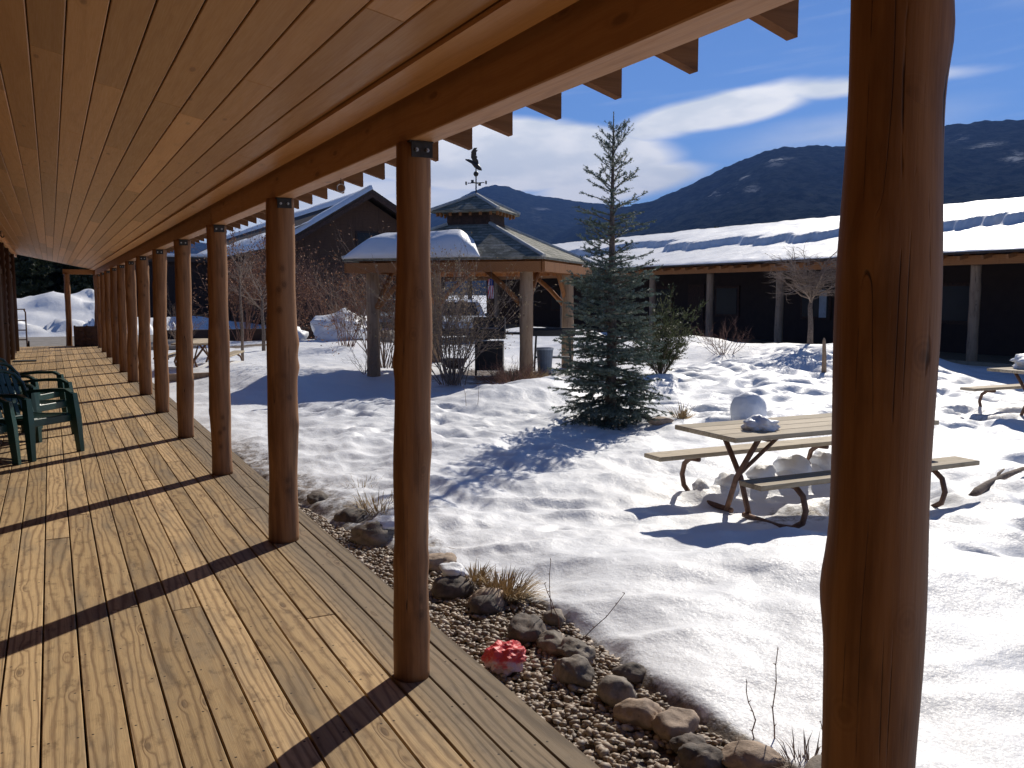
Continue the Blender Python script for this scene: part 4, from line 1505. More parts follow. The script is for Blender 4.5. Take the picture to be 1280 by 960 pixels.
def tuft(name, base, H, W, n, label, mat='straw', seed=1, lean=(0, 0), wd=0.004):
    q = random.Random(seed)
    mb = MB()
    for k in range(n):
        a = q.uniform(0, 6.28)
        r_ = q.random() ** 0.5 * W * 0.4
        p = Vector((math.cos(a) * r_, math.sin(a) * r_, -0.02))
        d = Vector((math.cos(a) * q.uniform(.1, 1.2) + lean[0], math.sin(a) * q.uniform(.1, 1.2) + lean[1], q.uniform(.35, 1.2))).normalized()
        L = H * q.uniform(.5, 1.2)
        w_ = d.cross(Vector((0, 0, 1))).normalized() * wd
        m1 = p + d * L * .55
        m2 = p + d * L + Vector((0, 0, -L * q.uniform(0, .35)))
        mb.add([p - w_, p + w_, m1 + w_ * .8, m1 - w_ * .8, m2], [(0, 1, 2, 3), (3, 2, 4)])
    o = mb.build(name, M[mat])
    o.location = base
    return tag(o, label, 'grass')


tuft('grass_tuft', (2.42, 4.72, -0.24), 0.2, 0.3, 420, 'dry straw coloured grass tuft beside the rounded tan stone', seed=3, lean=(.2, -.3))
tuft('grass_tuft', (2.32, 5.0, -0.2), 0.13, 0.25, 160, 'short brown grass and leaves around the snow capped stone', seed=4)
tuft('grass_tuft', (2.36, 7.0, -0.2), 0.2, 0.4, 200, 'tan dry leaves and grass poking through snow left of the second post', seed=5)
tuft('grass_tuft', (2.5, 7.9, -0.2), 0.18, 0.35, 90, 'sparse tan grass stems in the snow right of the third post', seed=6, wd=.003)
tuft('grass_tuft', (2.52, 2.38, -0.25), 0.16, 0.2, 120, 'brown grass at the bottom of the photo beside the large tan stone', 'twig', seed=7, wd=.003)
tuft('grass_tuft', (7.55, 9.55, hz(7.55, 9.55)), 0.3, 0.15, 70, 'small yellow green plant sprouting from the snow behind the near picnic table', 'straw', seed=8, wd=.008)
tuft('grass_tuft', (8.6, 16.2, -0.16), 0.35, 1.4, 900, 'patch of tan dead grass at the foot of the gazebo', seed=9, wd=.006)
lump('flat_stone', (7.05, 9.35, hz(7.05, 9.35) + 0.02), (0.17, 0.09, 0.06), 90, M['rock_tan'], .2, 3, 'flat brown stone in the snow between the spruce and the near picnic table', 'stone', None, .8)
lump('flat_stone', (9.3, 14.9, -0.1), (0.35, 0.2, 0.1), 91, M['rock_tan'], .2, 3, 'flat tan stone at the foot of the gazebo left of the spruce', 'stone', None, .8)
# half-buried branch, right edge
t = thing('fallen_branch', (7.6, 5.1, hz(7.6, 5.1)), 'bare fallen branch half buried in snow at the right edge', 'branch')
mb = MB()
mb.tube([(-0.55, -0.2, 0.0), (-0.3, -0.1, 0.05), (0, 0.02, 0.05), (0.35, 0.08, 0.09), (0.75, 0.16, 0.11)], [.045, .04, .035, .03, .02], 10)
mb.build('limb', M['bark'], t, smooth=True)
mb = MB()
mb.tube([(0.2, 0.05, 0.06), (0.4, 0.18, 0.09), (0.6, 0.26, 0.10)], [.02, .015, .008], 8)
mb.build('side_twig', M['bark'], t, smooth=True)
t.location.z -= 0.045
# stake
t = thing('stake', (13.3, 12.45, hz(13.3, 12.45)), 'short leaning wooden stake in the trampled snow below the bare tree', 'stake')
mb = MB()
mb.tube([(0, 0, -0.1), (-0.01, 0, 0.3), (-0.03, 0, 0.62), (-0.035, 0, 0.68)], [.05, .042, .03, .012], 8)
mb.build('shaft', M['log_grey'], t, smooth=True)

# boulders behind the courtyard
lump('boulder', (9.3, 31.0, 0.15), (1.2, 0.9, 0.75), 95, M['rock_grey'], .3, 4, 'big rough boulder draped in snow left of the left gazebo post', 'boulder', None, .7)
lump('snow_drape', (9.15, 30.75, 0.33), (1.15, 0.95, 0.68), 96, M['snow'], .3, 4, 'snow draped over the big boulder left of the gazebo', 'snow')
lump('boulder', (7.6, 31.5, 0.0), (0.5, 0.45, 0.4), 97, M['rock_grey'], .3, 3, 'smaller grey boulder left of the snow draped one', 'boulder', None, .7)
lump('snow_drape', (7.6, 31.45, 0.16), (0.48, 0.42, 0.3), 98, M['snow'], .3, 3, 'snow cap on the smaller grey boulder', 'snow')
lump('boulder', (10.7, 30.6, -0.05), (0.55, 0.5, 0.4), 99, M['rock_grey'], .3, 3, 'low dark boulder just right of the snow draped one', 'boulder', None, .7)
# low timber edge and strip
t = tag(MB().box((7.0, 36.3, -0.02), (6.5, 0.3, 0.5)).build('retaining_wall', M['wall2']), 'low dark timber retaining wall across the back of the snow behind the far posts', 'wall')
t = tag(MB().box((2.6, 19.0, -0.08), (1.2, 0.14, 0.16), bev=.01).build('timber_edging', M['log_grey']), 'grey timber edging beam lying in the snow between the fourth and fifth post', 'timber')

# ------------------------------------------------------------------ gazebo
GC = (8.7, 18.55, -0.15)
gz = thing('gazebo', GC, 'square timber gazebo with shingled roof, small cupola and log posts in the snow', 'gazebo')
hd = 2.42   # half diagonal to the posts
for (dx, dy), mm in (((0, -hd), 'log_grey'), ((hd - .1, -.2), 'log_grey'), ((-hd, .2), 'log_grey'), ((0, hd), 'log_grey')):
    mb, b_ = log_post(0, 0, -0.1, 2.32, 0.14, int(50 + dx * 3 + dy * 7), 4)
    p = mb.build('post', M[mm], gz)
    p.location = (dx, dy, 0)
roofH = 2.50
ER = 3.15
corners = [(0, -ER), (ER, 0), (0, ER), (-ER, 0)]
pc = [(0, -hd), (hd, 0), (0, hd), (-hd, 0)]
for k in range(4):
    a, b_ = Vector((*pc[k], 2.41)), Vector((*pc[(k + 1) % 4], 2.41))
    d = (b_ - a)
    mb = MB()
    rotz = Matrix.Rotation(math.atan2(d.y, d.x), 3, 'Z')
    mb.box((a + b_) / 2, (d.length + 0.7, 0.16, 0.26), rotz)
    mb.build('beam', M['trim'], gz)
    # curved knee braces
    for s, e_ in ((a, b_), (b_, a)):
        dd = (e_ - s).normalized()
        mb = MB()
        mb.tube([s + dd * 0.05 + Vector((0, 0, -0.95)), s + dd * 0.42 + Vector((0, 0, -0.55)), s + dd * 0.95 + Vector((0, 0, -0.1))], 0.055, 8)
        mb.build('brace', M['trim'], gz, smooth=True)
    # fascia under the eave
    a, b_ = Vector((*corners[k], roofH - 0.158)), Vector((*corners[(k + 1) % 4], roofH - 0.158))
    mb = MB()
    mb.box((a + b_) / 2 * 0.985, ((b_ - a).length - 0.16, 0.06, 0.20), rotz)
    mb.build('fascia', M['trim'], gz)
    mb = MB()
    for j in range(11):
        f = (j + 0.5) / 11
        p = a.lerp(b_, f)
        c_ = Vector((0, 0, p.z))
        inn = (a + b_) / 2
        nn = Vector((inn.x, inn.y, 0)).normalized()
        MB().box(p - nn * 0.22 + Vector((0, 0, -0.09)), (0.05, 0.36, 0.09), rotz).build('rafter_tail', M['trim'], gz)


def pyramid(z0, r0, z1, r1, thick, mat, name, n=1):
    for k in range(4):
        c = [(0, -1), (1, 0), (0, 1), (-1, 0)]
        a, b_ = c[k], c[(k + 1) % 4]
        mb = MB()
        vs = [(a[0] * r0, a[1] * r0, z0), (b_[0] * r0, b_[1] * r0, z0), (b_[0] * r1, b_[1] * r1, z1), (a[0] * r1, a[1] * r1, z1)]
        vs += [(x, y, z - thick) for x, y, z in vs]
        mb.add(vs, [(0, 1, 2, 3), (7, 6, 5, 4), (0, 4, 5, 1), (1, 5, 6, 2), (2, 6, 7, 3), (3, 7, 4, 0)])
        mb.build(name, M[mat], gz)
        # ridge cap boards along the hip
        mb = MB()
        mb.tube([(a[0] * r0 * 1.0, a[1] * r0 * 1.0, z0 + .015), (a[0] * r1, a[1] * r1, z1 + .015)], 0.045, 6)
        mb.build('hip_cap', M['bin_light'], gz)


M['bin_light'] = simple('pale_hip_boards', (0.5, 0.49, 0.45), 0.45, 0.15, 10)
pyramid(roofH, ER, 3.30, 0.72, 0.05, 'shingle', 'roof')
mb = MB()
rot45 = Matrix.Rotation(R(45), 3, 'Z')
mb.box((0, 0, 3.38), (1.02, 1.02, 0.36), rot45)
mb.build('cupola_wall', M['wall'], gz)
mb = MB()
for k in range(4):
    c = [(0, -1), (1, 0), (0, 1), (-1, 0)]
    a, b_ = Vector((*c[k], 0)) * 1.0, Vector((*c[(k + 1) % 4], 0)) * 1.0
    for j in range(6):
        p = a.lerp(b_, (j + 0.5) / 6)
        MB().box((p.x, p.y, 3.53), (0.05, 0.05, 0.09), rot45).build('cupola_rafter_tail', M['trim'], gz)
pyramid(3.60, 1.12, 3.99, 0.02, 0.05, 'shingle', 'cupola_roof')
gz_snow = thing('roof_snow', (GC[0], GC[1], GC[2] + roofH), 'thick rounded snow pillow lying on the shaded left part of the gazebo roof', 'snow')
# snow pillow on the south-west face: parameterised on the face
ns, nt = 60, 30
vs, fs = [], []
A0, B0 = Vector((-ER, 0, 0)), Vector((0, -ER, 0))
A1, B1 = Vector((-0.72, 0, 0.80)), Vector((0, -0.72, 0.80))
nrm = (B0 - A0).cross(A1 - A0).normalized()
if nrm.z < 0:
    nrm = -nrm
for j in range(nt + 1):
    for i in range(ns + 1):
        u, v = i / ns, j / nt
        p = (A0.lerp(B0, 0.0 + 0.70 * u)).lerp(A1.lerp(B1, 0.02 + 0.45 * u), v * 0.42)
        ed = min(1, 7.0 * min(u * 1.2, 1 - u)) ** 0.45 if 0 < u < 1 else 0
        ed2 = (1 - abs(2 * v - 1) ** 3.5)
        th_ = 0.33 * ed * max(0, ed2) ** 0.6 * (1 + 0.35 * float(vnoise(np.array([u * 5]), np.array([v * 3]), 5)[0]))
        p = p + Vector((0, 0, 1)) * th_ + Vector((-0.5, -0.5, 0)) * 0.10 * (1 - v) * ed
        vs.append(p + nrm * 0.01)
for j in range(nt):
    for i in range(ns):
        a = j * (ns + 1) + i
        fs.append((a, a + 1, a + ns + 2, a + ns + 1))
# underside
base_n = len(vs)
low = []
for i in range(ns + 1):
    low.append(A0.lerp(B0, 0.70 * i / ns) + nrm * 0.004)
vs += low
for i in range(ns):
    fs.append((base_n + i, base_n + i + 1, i + 1, i))
mb = MB()
mb.add(vs, fs)
mb.smooth = True
mb.build('snow_pillow', M['snow'], gz_snow)

# weather vane: flying bird on a pole with compass arms
wv = thing('weather_vane', (GC[0], GC[1], GC[2] + 3.97), 'black weather vane with a flying bird above the gazebo cupola', 'weather vane')
mb = MB()
mb.tube([(0, 0, -0.05), (0, 0, 0.62)], 0.016, 8)
mb.build('pole', M['black'], wv)
mb = MB()
for k in range(4):
    a = PI / 4 + k * PI / 2
    d = Vector((math.cos(a), math.sin(a), 0))
    mb.tube([(0, 0, 0.30), d * 0.2 + Vector((0, 0, 0.30))], 0.01, 6)
    mb.box(d * 0.24 + Vector((0, 0, 0.30)), (0.06, 0.02, 0.075), Matrix.Rotation(a + PI / 2, 3, 'Z'))
mb.build('compass_arms', M['black'], wv)
mb = MB()
bm_pts = []
for j in range(9):
    a = PI * j / 8
    bm_pts.append((0, 0, 0.50 - 0.06 * math.cos(a)))
mb.tube(bm_pts, [max(.004, 0.06 * math.sin(PI * j / 8)) for j in range(9)], 12)
mb.build('ball', M['black'], wv, smooth=True)
bird = MB()
rx = Vector((0.888, -0.46, 0))


def bpnt(u, v):
    return rx * u + Vector((0, 0, v))


bird.tube([bpnt(-0.24, 0.82), bpnt(-0.17, 0.80), bpnt(-0.08, 0.76), bpnt(0.0, 0.69), bpnt(0.08, 0.62), bpnt(0.13, 0.58)], [.012, .03, .04, .06, .045, .012], 10)
bd = bird.build('bird', M['black'], wv, smooth=True)
ny_ = Vector((0.46, 0.888, 0)) * 0.5
for s in (-1, 1):
    wg = MB()
    outl = [(-0.04, 0.74), (-0.11, 0.86), (-0.10, 0.98), (-0.04, 1.05), (0.04, 1.06), (0.0, 1.0), (0.01, 0.95), (-0.02, 0.92), (0.03, 0.88), (0.01, 0.84), (0.05, 0.8), (0.06, 0.70)]
    vs = []
    for (u, v) in outl:
        vs.append(bpnt(u, v) + ny_ * s * (v - 0.7) * 0.9 + Vector((0, 0, 0)))
    n = len(vs)
    vs += [p + ny_.normalized() * 0.012 for p in vs]
    wg.add(vs, [tuple(range(n)), tuple(range(2 * n - 1, n - 1, -1))] + [(i, (i + 1) % n, n + (i + 1) % n, n + i) for i in range(n)])
    w_o = wg.build('wing', M['black'], wv)


# things under the gazebo
def grill(loc, rz, label):
    t = thing('barbecue_grill', loc, label, 'grill', 'black barbecue grills under the gazebo', rz)
    mb = MB()
    pts = []
    n = 14
    vs, fs = [], []
    for j, x in enumerate((-0.34, -0.33, 0.33, 0.34)):
        k_ = 0.9 if j in (0, 3) else 1
        for i in range(n + 1):
            a = PI * i / n
            vs.append((x, math.cos(a) * 0.27 * k_, 0.98 + math.sin(a) * 0.27 * k_))
    for j in range(3):
        for i in range(n):
            a = j * (n + 1) + i
            fs.append((a, a + 1, a + n + 2, a + n + 1))
    fs += [tuple(range(n + 1)), tuple(range(4 * (n + 1) - 1, 3 * (n + 1) - 1, -1))]
    mb.add(vs, fs)
    mb.build('lid', M['black'], t)
    mb = MB()
    mb.box((0, 0, 0.88), (0.68, 0.54, 0.19), bev=.01)
    mb.box((0, 0, 0.42), (0.6, 0.48, 0.62), bev=.01)
    mb.build('body', M['black'], t)
    for s in (-1, 1):
        mb = MB()
        mb.box((s * 0.54, 0, 0.90), (0.38, 0.46, 0.04), bev=.008)
        mb.build('side_shelf', M['black'], t)
        mb = MB()
        mb.tube([(s * .28 - .02, -.2, .07), (s * .28 + .02, -.2, .07)], .07, 12)
        mb.build('wheel', M['tyre'], t)
    mb = MB()
    mb.tube([(-.2, -.33, 1.02), (.2, -.33, 1.02)], .012, 8)
    mb.tube([(-.2, -.26, 1.02), (-.2, -.33, 1.02)], .009, 6)
    mb.tube([(.2, -.26, 1.02), (.2, -.33, 1.02)], .009, 6)
    mb.build('handle', M['bolt'], t)
    return t


grill((8.35, 17.15, -0.13), R(-30), 'large black barbecue grill beside the front gazebo post, on its left')
t = thing('grill_stand', (10.15, 17.55, -0.13), 'black open legged barbecue stand under the gazebo right of the front post', 'grill', None, R(-28))
mb = MB()
mb.box((0, 0, 0.86), (1.0, 0.5, 0.14), bev=.01)
mb.box((0.0, 0, 0.95), (1.15, 0.1, 0.04))
mb.build('firebox', M['black'], t)
mb = MB()
for sx in (-.42, .42):
    for sy in (-.2, .2):
        mb = MB()
        mb.tube([(sx, sy, 0), (sx * .9, sy * .9, .8)], .02, 6)
        mb.build('leg', M['black'], t)
mb = MB()
mb.box((0, 0, 0.3), (0.8, 0.4, 0.03))
mb.build('shelf', M['black'], t)
t = thing('trash_bin', (9.62, 16.98, -0.13), 'blue grey plastic bin with white liner right of the front gazebo post', 'bin')
mb = MB()
mb.tube([(0, 0, 0), (0, 0, .3), (0, 0, .52)], [.15, .17, .19], 18)
mb.build('bin_body', M['bin'], t, smooth=False)
mb = MB()
mb.tube([(0, 0, .52), (0, 0, .56)], [.2, .2], 18)
mb.build('liner', M['pale'], t)
t = thing('fire_bowl', (7.7, 17.6, -0.13), 'rusty low fire bowl on legs left of the black grill', 'fire bowl')
mb = MB()
mb.tube([(0, 0, .12), (0, 0, .18), (0, 0, .28), (0, 0, .34)], [.08, .2, .28, .29], 18)
mb.build('bowl', M['rust'], t, smooth=True)
for k in range(3):
    a = k * 2.1
    mb = MB()
    mb.tube([(.15 * math.cos(a), .15 * math.sin(a), .16), (.24 * math.cos(a), .24 * math.sin(a), 0)], .015, 6)
    mb.build('leg', M['rust'], t)

# ------------------------------------------------------------------ building across the courtyard
BX, BY0, BY1 = 19.6, 3.0, 46.5
cb = thing('courtyard_building', (BX + 3, 24, -0.12), 'long low dark brown building with log veranda posts across the snowy courtyard', 'building')
CB = (BX + 3, 24, -0.12)
ez, rz_, rxx = 2.55, 4.25, 26.2


def rz_at(x):
    return ez + (rz_ - ez) * (x - (BX - 0.35)) / (rxx - (BX - 0.35))


mb = MB()
x0, x1, x2 = BX - 0.35, rxx, 2 * rxx - BX + 0.35
for (xa, za, xb_, zb) in ((x0, ez, x1, rz_), (x1, rz_, x2, ez)):
    vs = [(xa, BY0, za), (xa, BY1, za), (xb_, BY1, zb), (xb_, BY0, zb)]
    vs += [(x, y, z + .06) for x, y, z in vs]
    mb.add(vs, [(0, 1, 2, 3), (7, 6, 5, 4), (0, 4, 5, 1), (1, 5, 6, 2), (2, 6, 7, 3), (3, 7, 4, 0)])
mb.build('roof', M['metalroof'], cb, CB)
mb = MB()
mb.box((22.4, 24.7, 1.3), (0.2, 43.0, 3.0))
mb.box((29.5, 24.7, 1.3), (0.2, 43.0, 3.0))
mb.box((26, 3.3, 1.25), (7.2, 0.2, 2.7))
mb.box((26, 46.1, 1.25), (7.2, 0.2, 2.7))
mb.build('wall', M['wall2'], cb, CB)
mb = MB()
mb.box((21.3, 24.7, 2.66), (2.2, 43, 0.04))
mb.build('veranda_ceiling', M['wall2'], cb, CB)
mb = MB()
mb.box((BX + .1, 24.7, 2.42), (0.14, 43.4, 0.22), r=.4)
mb.build('beam', M['trim'], cb, CB)
mb = MB()
mb.box((21.1, 24.7, -0.08), (2.6, 43, 0.12))
mb.build('veranda_floor', M['rim'], cb, CB)
k = 0
y = 4.3
mb = MB()
while y < 46:
    MB().box((BX + .02, y, 2.52), (0.62, 0.07, 0.10), Matrix.Rotation(-0.2, 3, 'Y')).build('rafter_tail', M['trim'], cb, CB)
    y += 0.61
for y in [14.06 + 3.27 * j for j in range(-3, 10)]:
    mb, b_ = log_post(0, 0, -0.12, 2.31, 0.125, int(y * 10), 3)
    p = mb.build('post', M['log_grey'], cb)
    p.location = (20.0 - CB[0], y - CB[1], -CB[2])
for j, y in enumerate((7.5, 12.3, 16.2, 21.3, 25.6, 29.5, 34, 38)):
    mb = MB()
    yy = y
    mb.box((22.27, yy, 1.35), (0.06, 1.3, 1.15))
    f = mb.build('window', M['wall'], cb, CB)
    q = MB()
    q.box((22.232, yy, 1.35), (0.02, 1.1, 0.95))
    pn = q.build('pane', M['glass'], None, CB)
    pn.parent = f
    if y == 21.3:
        q = MB()
        q.box((22.212, yy - 0.35, 1.3), (0.01, 0.3, 0.9))
        cu = q.build('curtain', M['pale'], None, CB)
        cu.parent = f
for y in (10.0, 18.6, 27.4, 36.2):
    mb = MB()
    mb.box((22.27, y, 0.98), (0.05, 0.95, 2.0))
    dr = mb.build('door', M['wall'], cb, CB)
    q = MB()
    q.tube([(22.24, y + .38, 1.0), (22.17, y + .38, 1.0)], .03, 8)
    kb = q.build('handle', M['bolt'], None, CB)
    kb.parent = dr

# snow on its roof: thin lower sheet, thick upper slab with a broken edge
yy = np.linspace(BY0, BY1, 520)
ssv = np.linspace(0, 1, 80)
SY, SS = np.meshgrid(yy, ssv)
edge = 0.44 + 0.2 * fbm(SY * 0.4, SY * 0 + 0.5, 5, 61, 0.6) * 1.4 + 0.05 * np.abs(vnoise(SY * 1.4, SY * 0.2, 62))
thk = 0.05 + 0.03 * fbm(SY * 0.8, SS * 4, 4, 63) + 0.24 * sstep(edge - 0.012, edge + 0.02, SS) + 0.025 * fbm(SY * 2.2, SS * 9, 3, 64)
thk = thk - 0.08 * sstep(edge + .02, edge + .5, SS)
XX = (BX - 0.37) + (rxx - BX + 0.37) * SS
ZZ = rz_at(XX) + 0.062 + np.clip(thk, 0.02, 1) * np.clip(SS * 30 + 0.5, 0, 1)
o = grid_mesh('roof_snow', XX, SY, ZZ, M['snow'])
tag(o, 'broken white snow slab along the roof of the long building across the courtyard', 'snow')
# close the front edge of the sheet
mb = MB()
for a in range(len(yy) - 1):
    z0 = ez + 0.055
    mb.add([(BX - 0.37, yy[a], z0), (BX - 0.37, yy[a + 1], z0), (BX - 0.37, yy[a + 1], float(ZZ[0, a + 1])), (BX - 0.37, yy[a], float(ZZ[0, a]))], [(0, 1, 2, 3)])
e_ = mb.build('snow_edge', M['snow'], o)

# flag hanging from its eave
t = thing('flag', (BX - 0.42, 39.3, 2.35), 'striped red white and blue flag under the long building eave, framed by the gazebo', 'flag')
vs, fs = [], []
for j in range(17):
    for i in range(9):
        u, v = i / 8, j / 16
        vs.append((0.05 * math.sin(u * 9 + v * 2), -0.28 + 0.56 * u * (1 - .25 * v), -0.95 * v))
for j in range(16):
    for i in range(8):
        a = j * 9 + i
        fs.append((a, a + 1, a + 10, a + 9))
mb = MB()
mb.add(vs, fs)
mb.build('cloth', M['flag'], t, smooth=True)
mb = MB()
mb.tube([(0, -0.33, 0.01), (0, 0.33, 0.01)], .012, 6)
mb.build('rod', M['black'], t)

# ------------------------------------------------------------------ gabled building behind the posts
GY0 = 44.0
AX, AZ, EXL, EZ = 14.7, 6.75, 9.85, 3.82
gb = thing('gabled_building', (AX, GY0, -0.2), 'dark brown gabled building with snow edged roof behind the porch posts', 'building')
GB = (AX, GY0, -0.2)
EXR = 2 * AX - EXL
mb = MB()
vs = [(EXL + .5, GY0 + .6, -0.3), (EXR - .5, GY0 + .6, -0.3), (EXR - .5, GY0 + .6, EZ), (AX, GY0 + .6, AZ - .3), (EXL + .5, GY0 + .6, EZ)]
n = 5
vs2 = [(x, GY0 + 40, z) for x, y, z in vs]
mb.add(vs + vs2, [(0, 1, 2, 3, 4), (9, 8, 7, 6, 5), (0, 5, 6, 1), (1, 6, 7, 2), (0, 4, 9, 5)])
mb.build('wall', M['gable'], gb, GB)
for nm, (xa, za, xb_, zb) in (('roof', (EXL, EZ, AX, AZ)), ('roof', (AX, AZ, EXR, EZ))):
    mb = MB()
    vs = [(xa, GY0 - .3, za), (xa, GY0 + 41, za), (xb_, GY0 + 41, zb), (xb_, GY0 - .3, zb)]
    vs += [(x, y, z + .16) for x, y, z in vs]
    mb.add(vs, [(0, 1, 2, 3), (7, 6, 5, 4), (0, 4, 5, 1), (1, 5, 6, 2), (2, 6, 7, 3), (3, 7, 4, 0)])
    mb.build(nm, M['metalroof'], gb, GB)
    mb = MB()
    vs = [(xa, GY0 - .34, za - .25), (xa, GY0 - .28, za - .25), (xb_, GY0 - .28, zb - .25), (xb_, GY0 - .34, zb - .25)]
    vs += [(x, y, z + .24) for x, y, z in vs]
    mb.add(vs, [(0, 1, 2, 3), (7, 6, 5, 4), (0, 4, 5, 1), (1, 5, 6, 2), (2, 6, 7, 3), (3, 7, 4, 0)])
    mb.build('barge_board', M['wall'], gb, GB)
for j, (x, z) in enumerate(((13.0, 1.5), (16.4, 1.5), (14.7, 4.2))):
    mb = MB()
    mb.box((x, GY0 + .57, z), (1.3, 0.06, 1.3))
    f = mb.build('window', M['wall2'], gb, GB)
    q = MB()
    q.box((x, GY0 + .53, z), (1.1, 0.03, 1.1))
    pn = q.build('pane', M['glass'], None, GB)
    pn.parent = f
for y in [GY0 + 2 + 3 * j for j in range(10)]:
    mb = MB()
    mb.tube([(EXL + .12, y, -.2), (EXL + .12, y, EZ - .02)], .12, 8)
    mb.build('post', M['wall'], gb, GB)


def snow_strip(name, p0, p1, wv_, thick, label, seed, cat='snow'):
    """snow roll lying along a roof edge from p0 to p1; wv_ = width vector up the slope"""
    p0, p1, wv_ = Vector(p0), Vector(p1), Vector(wv_)
    n, m = 80, 8
    vs, fs = [], []
    for i in range(n + 1):
        f = i / n
        c = p0.lerp(p1, f)
        kk = 1 + 0.5 * float(vnoise(np.array([f * 14]), np.array([seed + .5]), seed)[0])
        for j in range(m + 1):
            g = j / m
            th_ = thick * kk * math.sin(PI * min(1, g * 0.9 + 0.1)) ** 0.5 if j < m else 0.0
            vs.append(c + wv_ * (g - 0.04) * kk + Vector((0, 0, th_ if j > 0 else 0.0)))
    for i in range(n):
        for j in range(m):
            a = i * (m + 1) + j
            fs.append((a, a + 1, a + m + 2, a + m + 1))
    mb = MB()
    mb.add(vs, fs)
    mb.smooth = True
    o = mb.build(name, M['snow'], None, p0)
    o.location = p0
    return tag(o, label, cat)


sl = Vector((AX - EXL, 0, AZ - EZ)).normalized()
snow_strip('roof_snow', (EXL - .05, GY0 - .35, EZ + .15), (EXL - .05, GY0 + 40, EZ + .15), sl * 2.3, 0.32, 'snow band along the lower left eave of the gabled building', 3)
snow_strip('roof_snow', (EXL, GY0 - .35, EZ + .15), (AX, GY0 - .35, AZ + .15), (0, 1.4, 0.02), 0.26, 'snow along the sloping front edge of the gabled roof', 4)
snow_strip('roof_snow', (AX - .9, GY0 - .3, AZ - .35), (AX - .9, GY0 + 40, AZ - .35), sl * 1.05, 0.2, 'snow strip along the ridge of the gabled roof', 5)

# second, lower roof to the left and behind
sb = thing('shed_building', (6.5, 62, -0.2), 'dark low building with a snowy flat roof far behind the porch posts', 'building')
SB = (6.5, 62, -0.2)
mb = MB()
mb.box((5.8, 66, 1.7), (7, 8, 4.0))
mb.build('wall', M['wall2'], sb, SB)
mb = MB()
mb.box((5.8, 66, 3.85), (8.4, 9.4, 0.3))
mb.build('roof', M['metalroof'], sb, SB)
tag(MB().box((5.8, 66, 4.12), (8.4, 9.4, 0.22), bev=.08).build('roof_snow', M['snow']), 'snow sheet on the low flat roofed building far behind', 'snow')


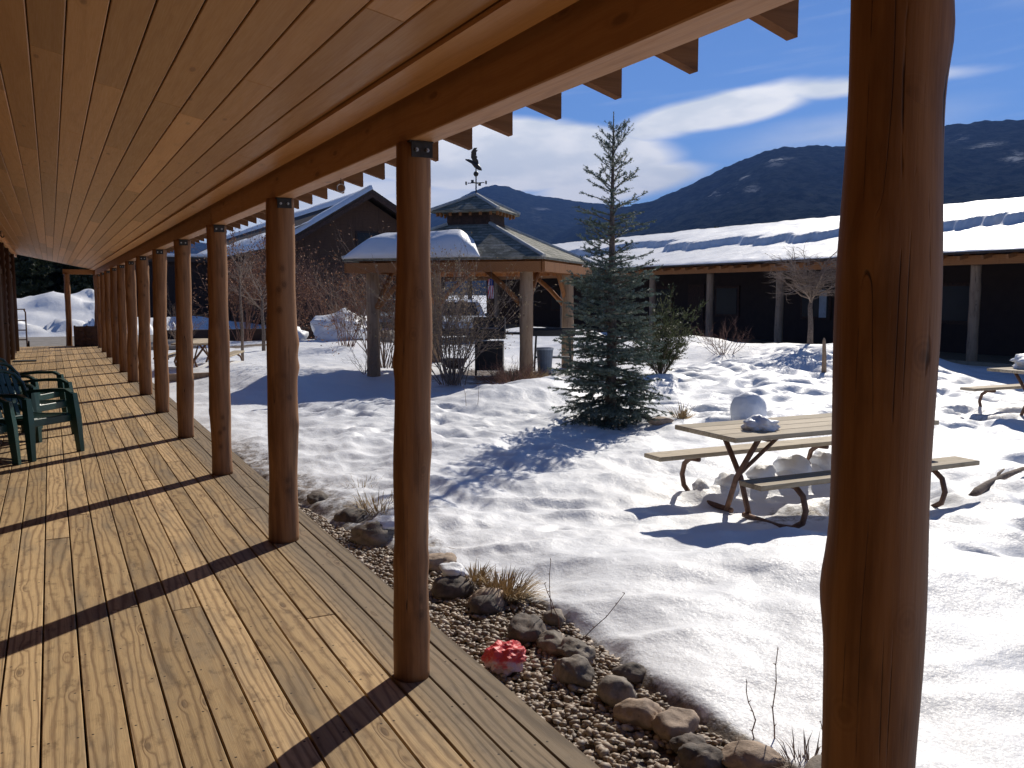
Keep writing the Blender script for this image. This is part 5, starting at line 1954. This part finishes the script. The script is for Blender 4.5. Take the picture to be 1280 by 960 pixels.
# ------------------------------------------------------------------ vehicles
def car(loc, rz, paint, label, suv=True):
    t = thing('parked_car', loc, label, 'car', 'parked cars behind the courtyard', rz)
    # local: length along Y, front -Y. side profile
    prof = [(-2.25, .45), (-2.3, .7), (-2.15, .95), (-1.3, 1.08), (-1.0, 1.12), (-0.35, 1.62), (0.2, 1.70), (1.5, 1.68), (2.05, 1.5), (2.25, 1.1), (2.3, .6), (2.2, .42)]
    belt = 1.08
    mb = MB()
    vs, fs = [], []
    n = len(prof)
    for s, sh in ((-1, 0), (1, 0)):
        for (y, z) in prof:
            wd = 0.92 - (0.22 * (z - belt) / .6 if z > belt else 0)
            vs.append((s * wd, y, z))
    fs.append(tuple(range(n)))
    fs.append(tuple(range(2 * n - 1, n - 1, -1)))
    for i in range(n):
        j = (i + 1) % n
        fs.append((i, j, n + j, n + i)[::-1])
    mb.add(vs, fs)
    mb.build('body', M[paint], t)
    mb = MB()
    mb.add([(-.68, -1.0, 1.14), (.68, -1.0, 1.14), (.6, -.4, 1.6), (-.6, -.4, 1.6)], [(0, 1, 2, 3)])
    vs = mb.v
    mb.v = [(x, y - .02, z + .015) for x, y, z in vs]
    mb.add([(-.68, -1.0, 1.12), (.68, -1.0, 1.12), (.6, -.4, 1.58), (-.6, -.4, 1.58)], [(3, 2, 1, 0)])
    mb.build('windscreen', M['glass'], t)
    for s in (-1, 1):
        mb = MB()
        mb.add([(s * .925, -.85, 1.14), (s * .925, 1.9, 1.14), (s * .80, 1.7, 1.52), (s * .78, -.3, 1.56)], [(0, 1, 2, 3)])
        mb.build('side_window', M['glass'], t)
        mb = MB()
        mb.box((s * .68, -2.25, .78), (.34, .12, .16), bev=.02)
        mb.build('headlight', M['pale'], t)
        mb = MB()
        mb.box((s * 1.0, -.75, 1.15), (.16, .1, .13), bev=.02)
        mb.build('mirror', M['black'], t)
        for y in (-1.42, 1.42):
            mb = MB()
            mb.tube([(s * .74, y, .34), (s * .95, y, .34)], .34, 20)
            wh = mb.build('wheel', M['tyre'], t)
            mb = MB()
            mb.tube([(s * .94, y, .34), (s * .965, y, .34)], .2, 14)
            rm = mb.build('rim', M['bolt'], wh)
    mb = MB()
    mb.box((0, -2.29, .58), (1.5, .08, .26), bev=.02)
    mb.build('grille', M['black'], t)
    if suv:
        for s in (-1, 1):
            mb = MB()
            mb.tube([(s * .55, -.2, 1.75), (s * .55, 1.5, 1.75)], .025, 6)
            mb.build('roof_rail', M['black'], t)
    return t


car((13.6, 30.6, -0.3), R(-20), 'car_white', 'white car parked beyond the gazebo, seen under its roof')
car((13.3, 38.6, -0.3), R(-12), 'car_grey', 'grey blue car parked before the gabled building')

# ------------------------------------------------------------------ background conifers
q = random.Random(77)
TREES = [(-9, 66, 9), (-6, 60, 8), (-4.2, 68, 11), (-1.8, 61, 9), (0.2, 66, 10), (2.3, 60.5, 8), (4.0, 73, 10), (-12, 58, 9), (-2.5, 74, 11), (1.5, 76, 11), (-16, 64, 10), (-7.5, 77, 12)]
cone0 = None
protoT = spruce('pine_tree', (0, 0, 0), 9.0, 2.6, 'dark pine tree', 'tree', 31, 'pine', 0.30, 1.2, 'dark pines beyond the porch end', 0.42, 0.4, 0.03, 0.85, 0.3, 1.3)
LAB = ['dark tall pine tree in the row beyond the snow heap past the porch end']
for i, (x, y, h) in enumerate(TREES):
    o = protoT if i == 0 else copy_tree(protoT)
    o.location = (x, y, -0.3)
    o.scale = (h / 9,) * 3
    o.rotation_euler.z = q.uniform(0, 6)
    o['label'] = LAB[0]
for (x, y, h, lab) in ((36, 42.5, 6.0, 'dark treetop just above the snowy roof left of the near post'), (33.5, 33.0, 5.55, 'larger dark treetop above the snowy roof beside the near post'),
                       (46, 27, 7.5, 'dark tree behind the building on the right')):
    o = copy_tree(protoT)
    o.location = (x, y, -0.3)
    o.scale = (h / 9,) * 3
    o.rotation_euler.z = q.uniform(0, 6)
    o['label'] = lab
    o['group'] = 'treetops behind the courtyard building'

# ------------------------------------------------------------------ mountain air
hm, ht = bpy.data.materials.new('mountain_air'), None
hm.use_nodes = True
ht = NT(hm.node_tree)
pv = ht.n('ShaderNodeVolumePrincipled', {'Color': (0.16, 0.33, 0.85, 1), 'Density': HAZE, 'Anisotropy': 0.0})
ht.n('ShaderNodeOutputMaterial', {'Volume': pv.outputs[0]})
hb = MB().box((0, 0, 640), (19000, 19000, 1290)).build('haze', hm)
hb['kind'] = 'stuff'
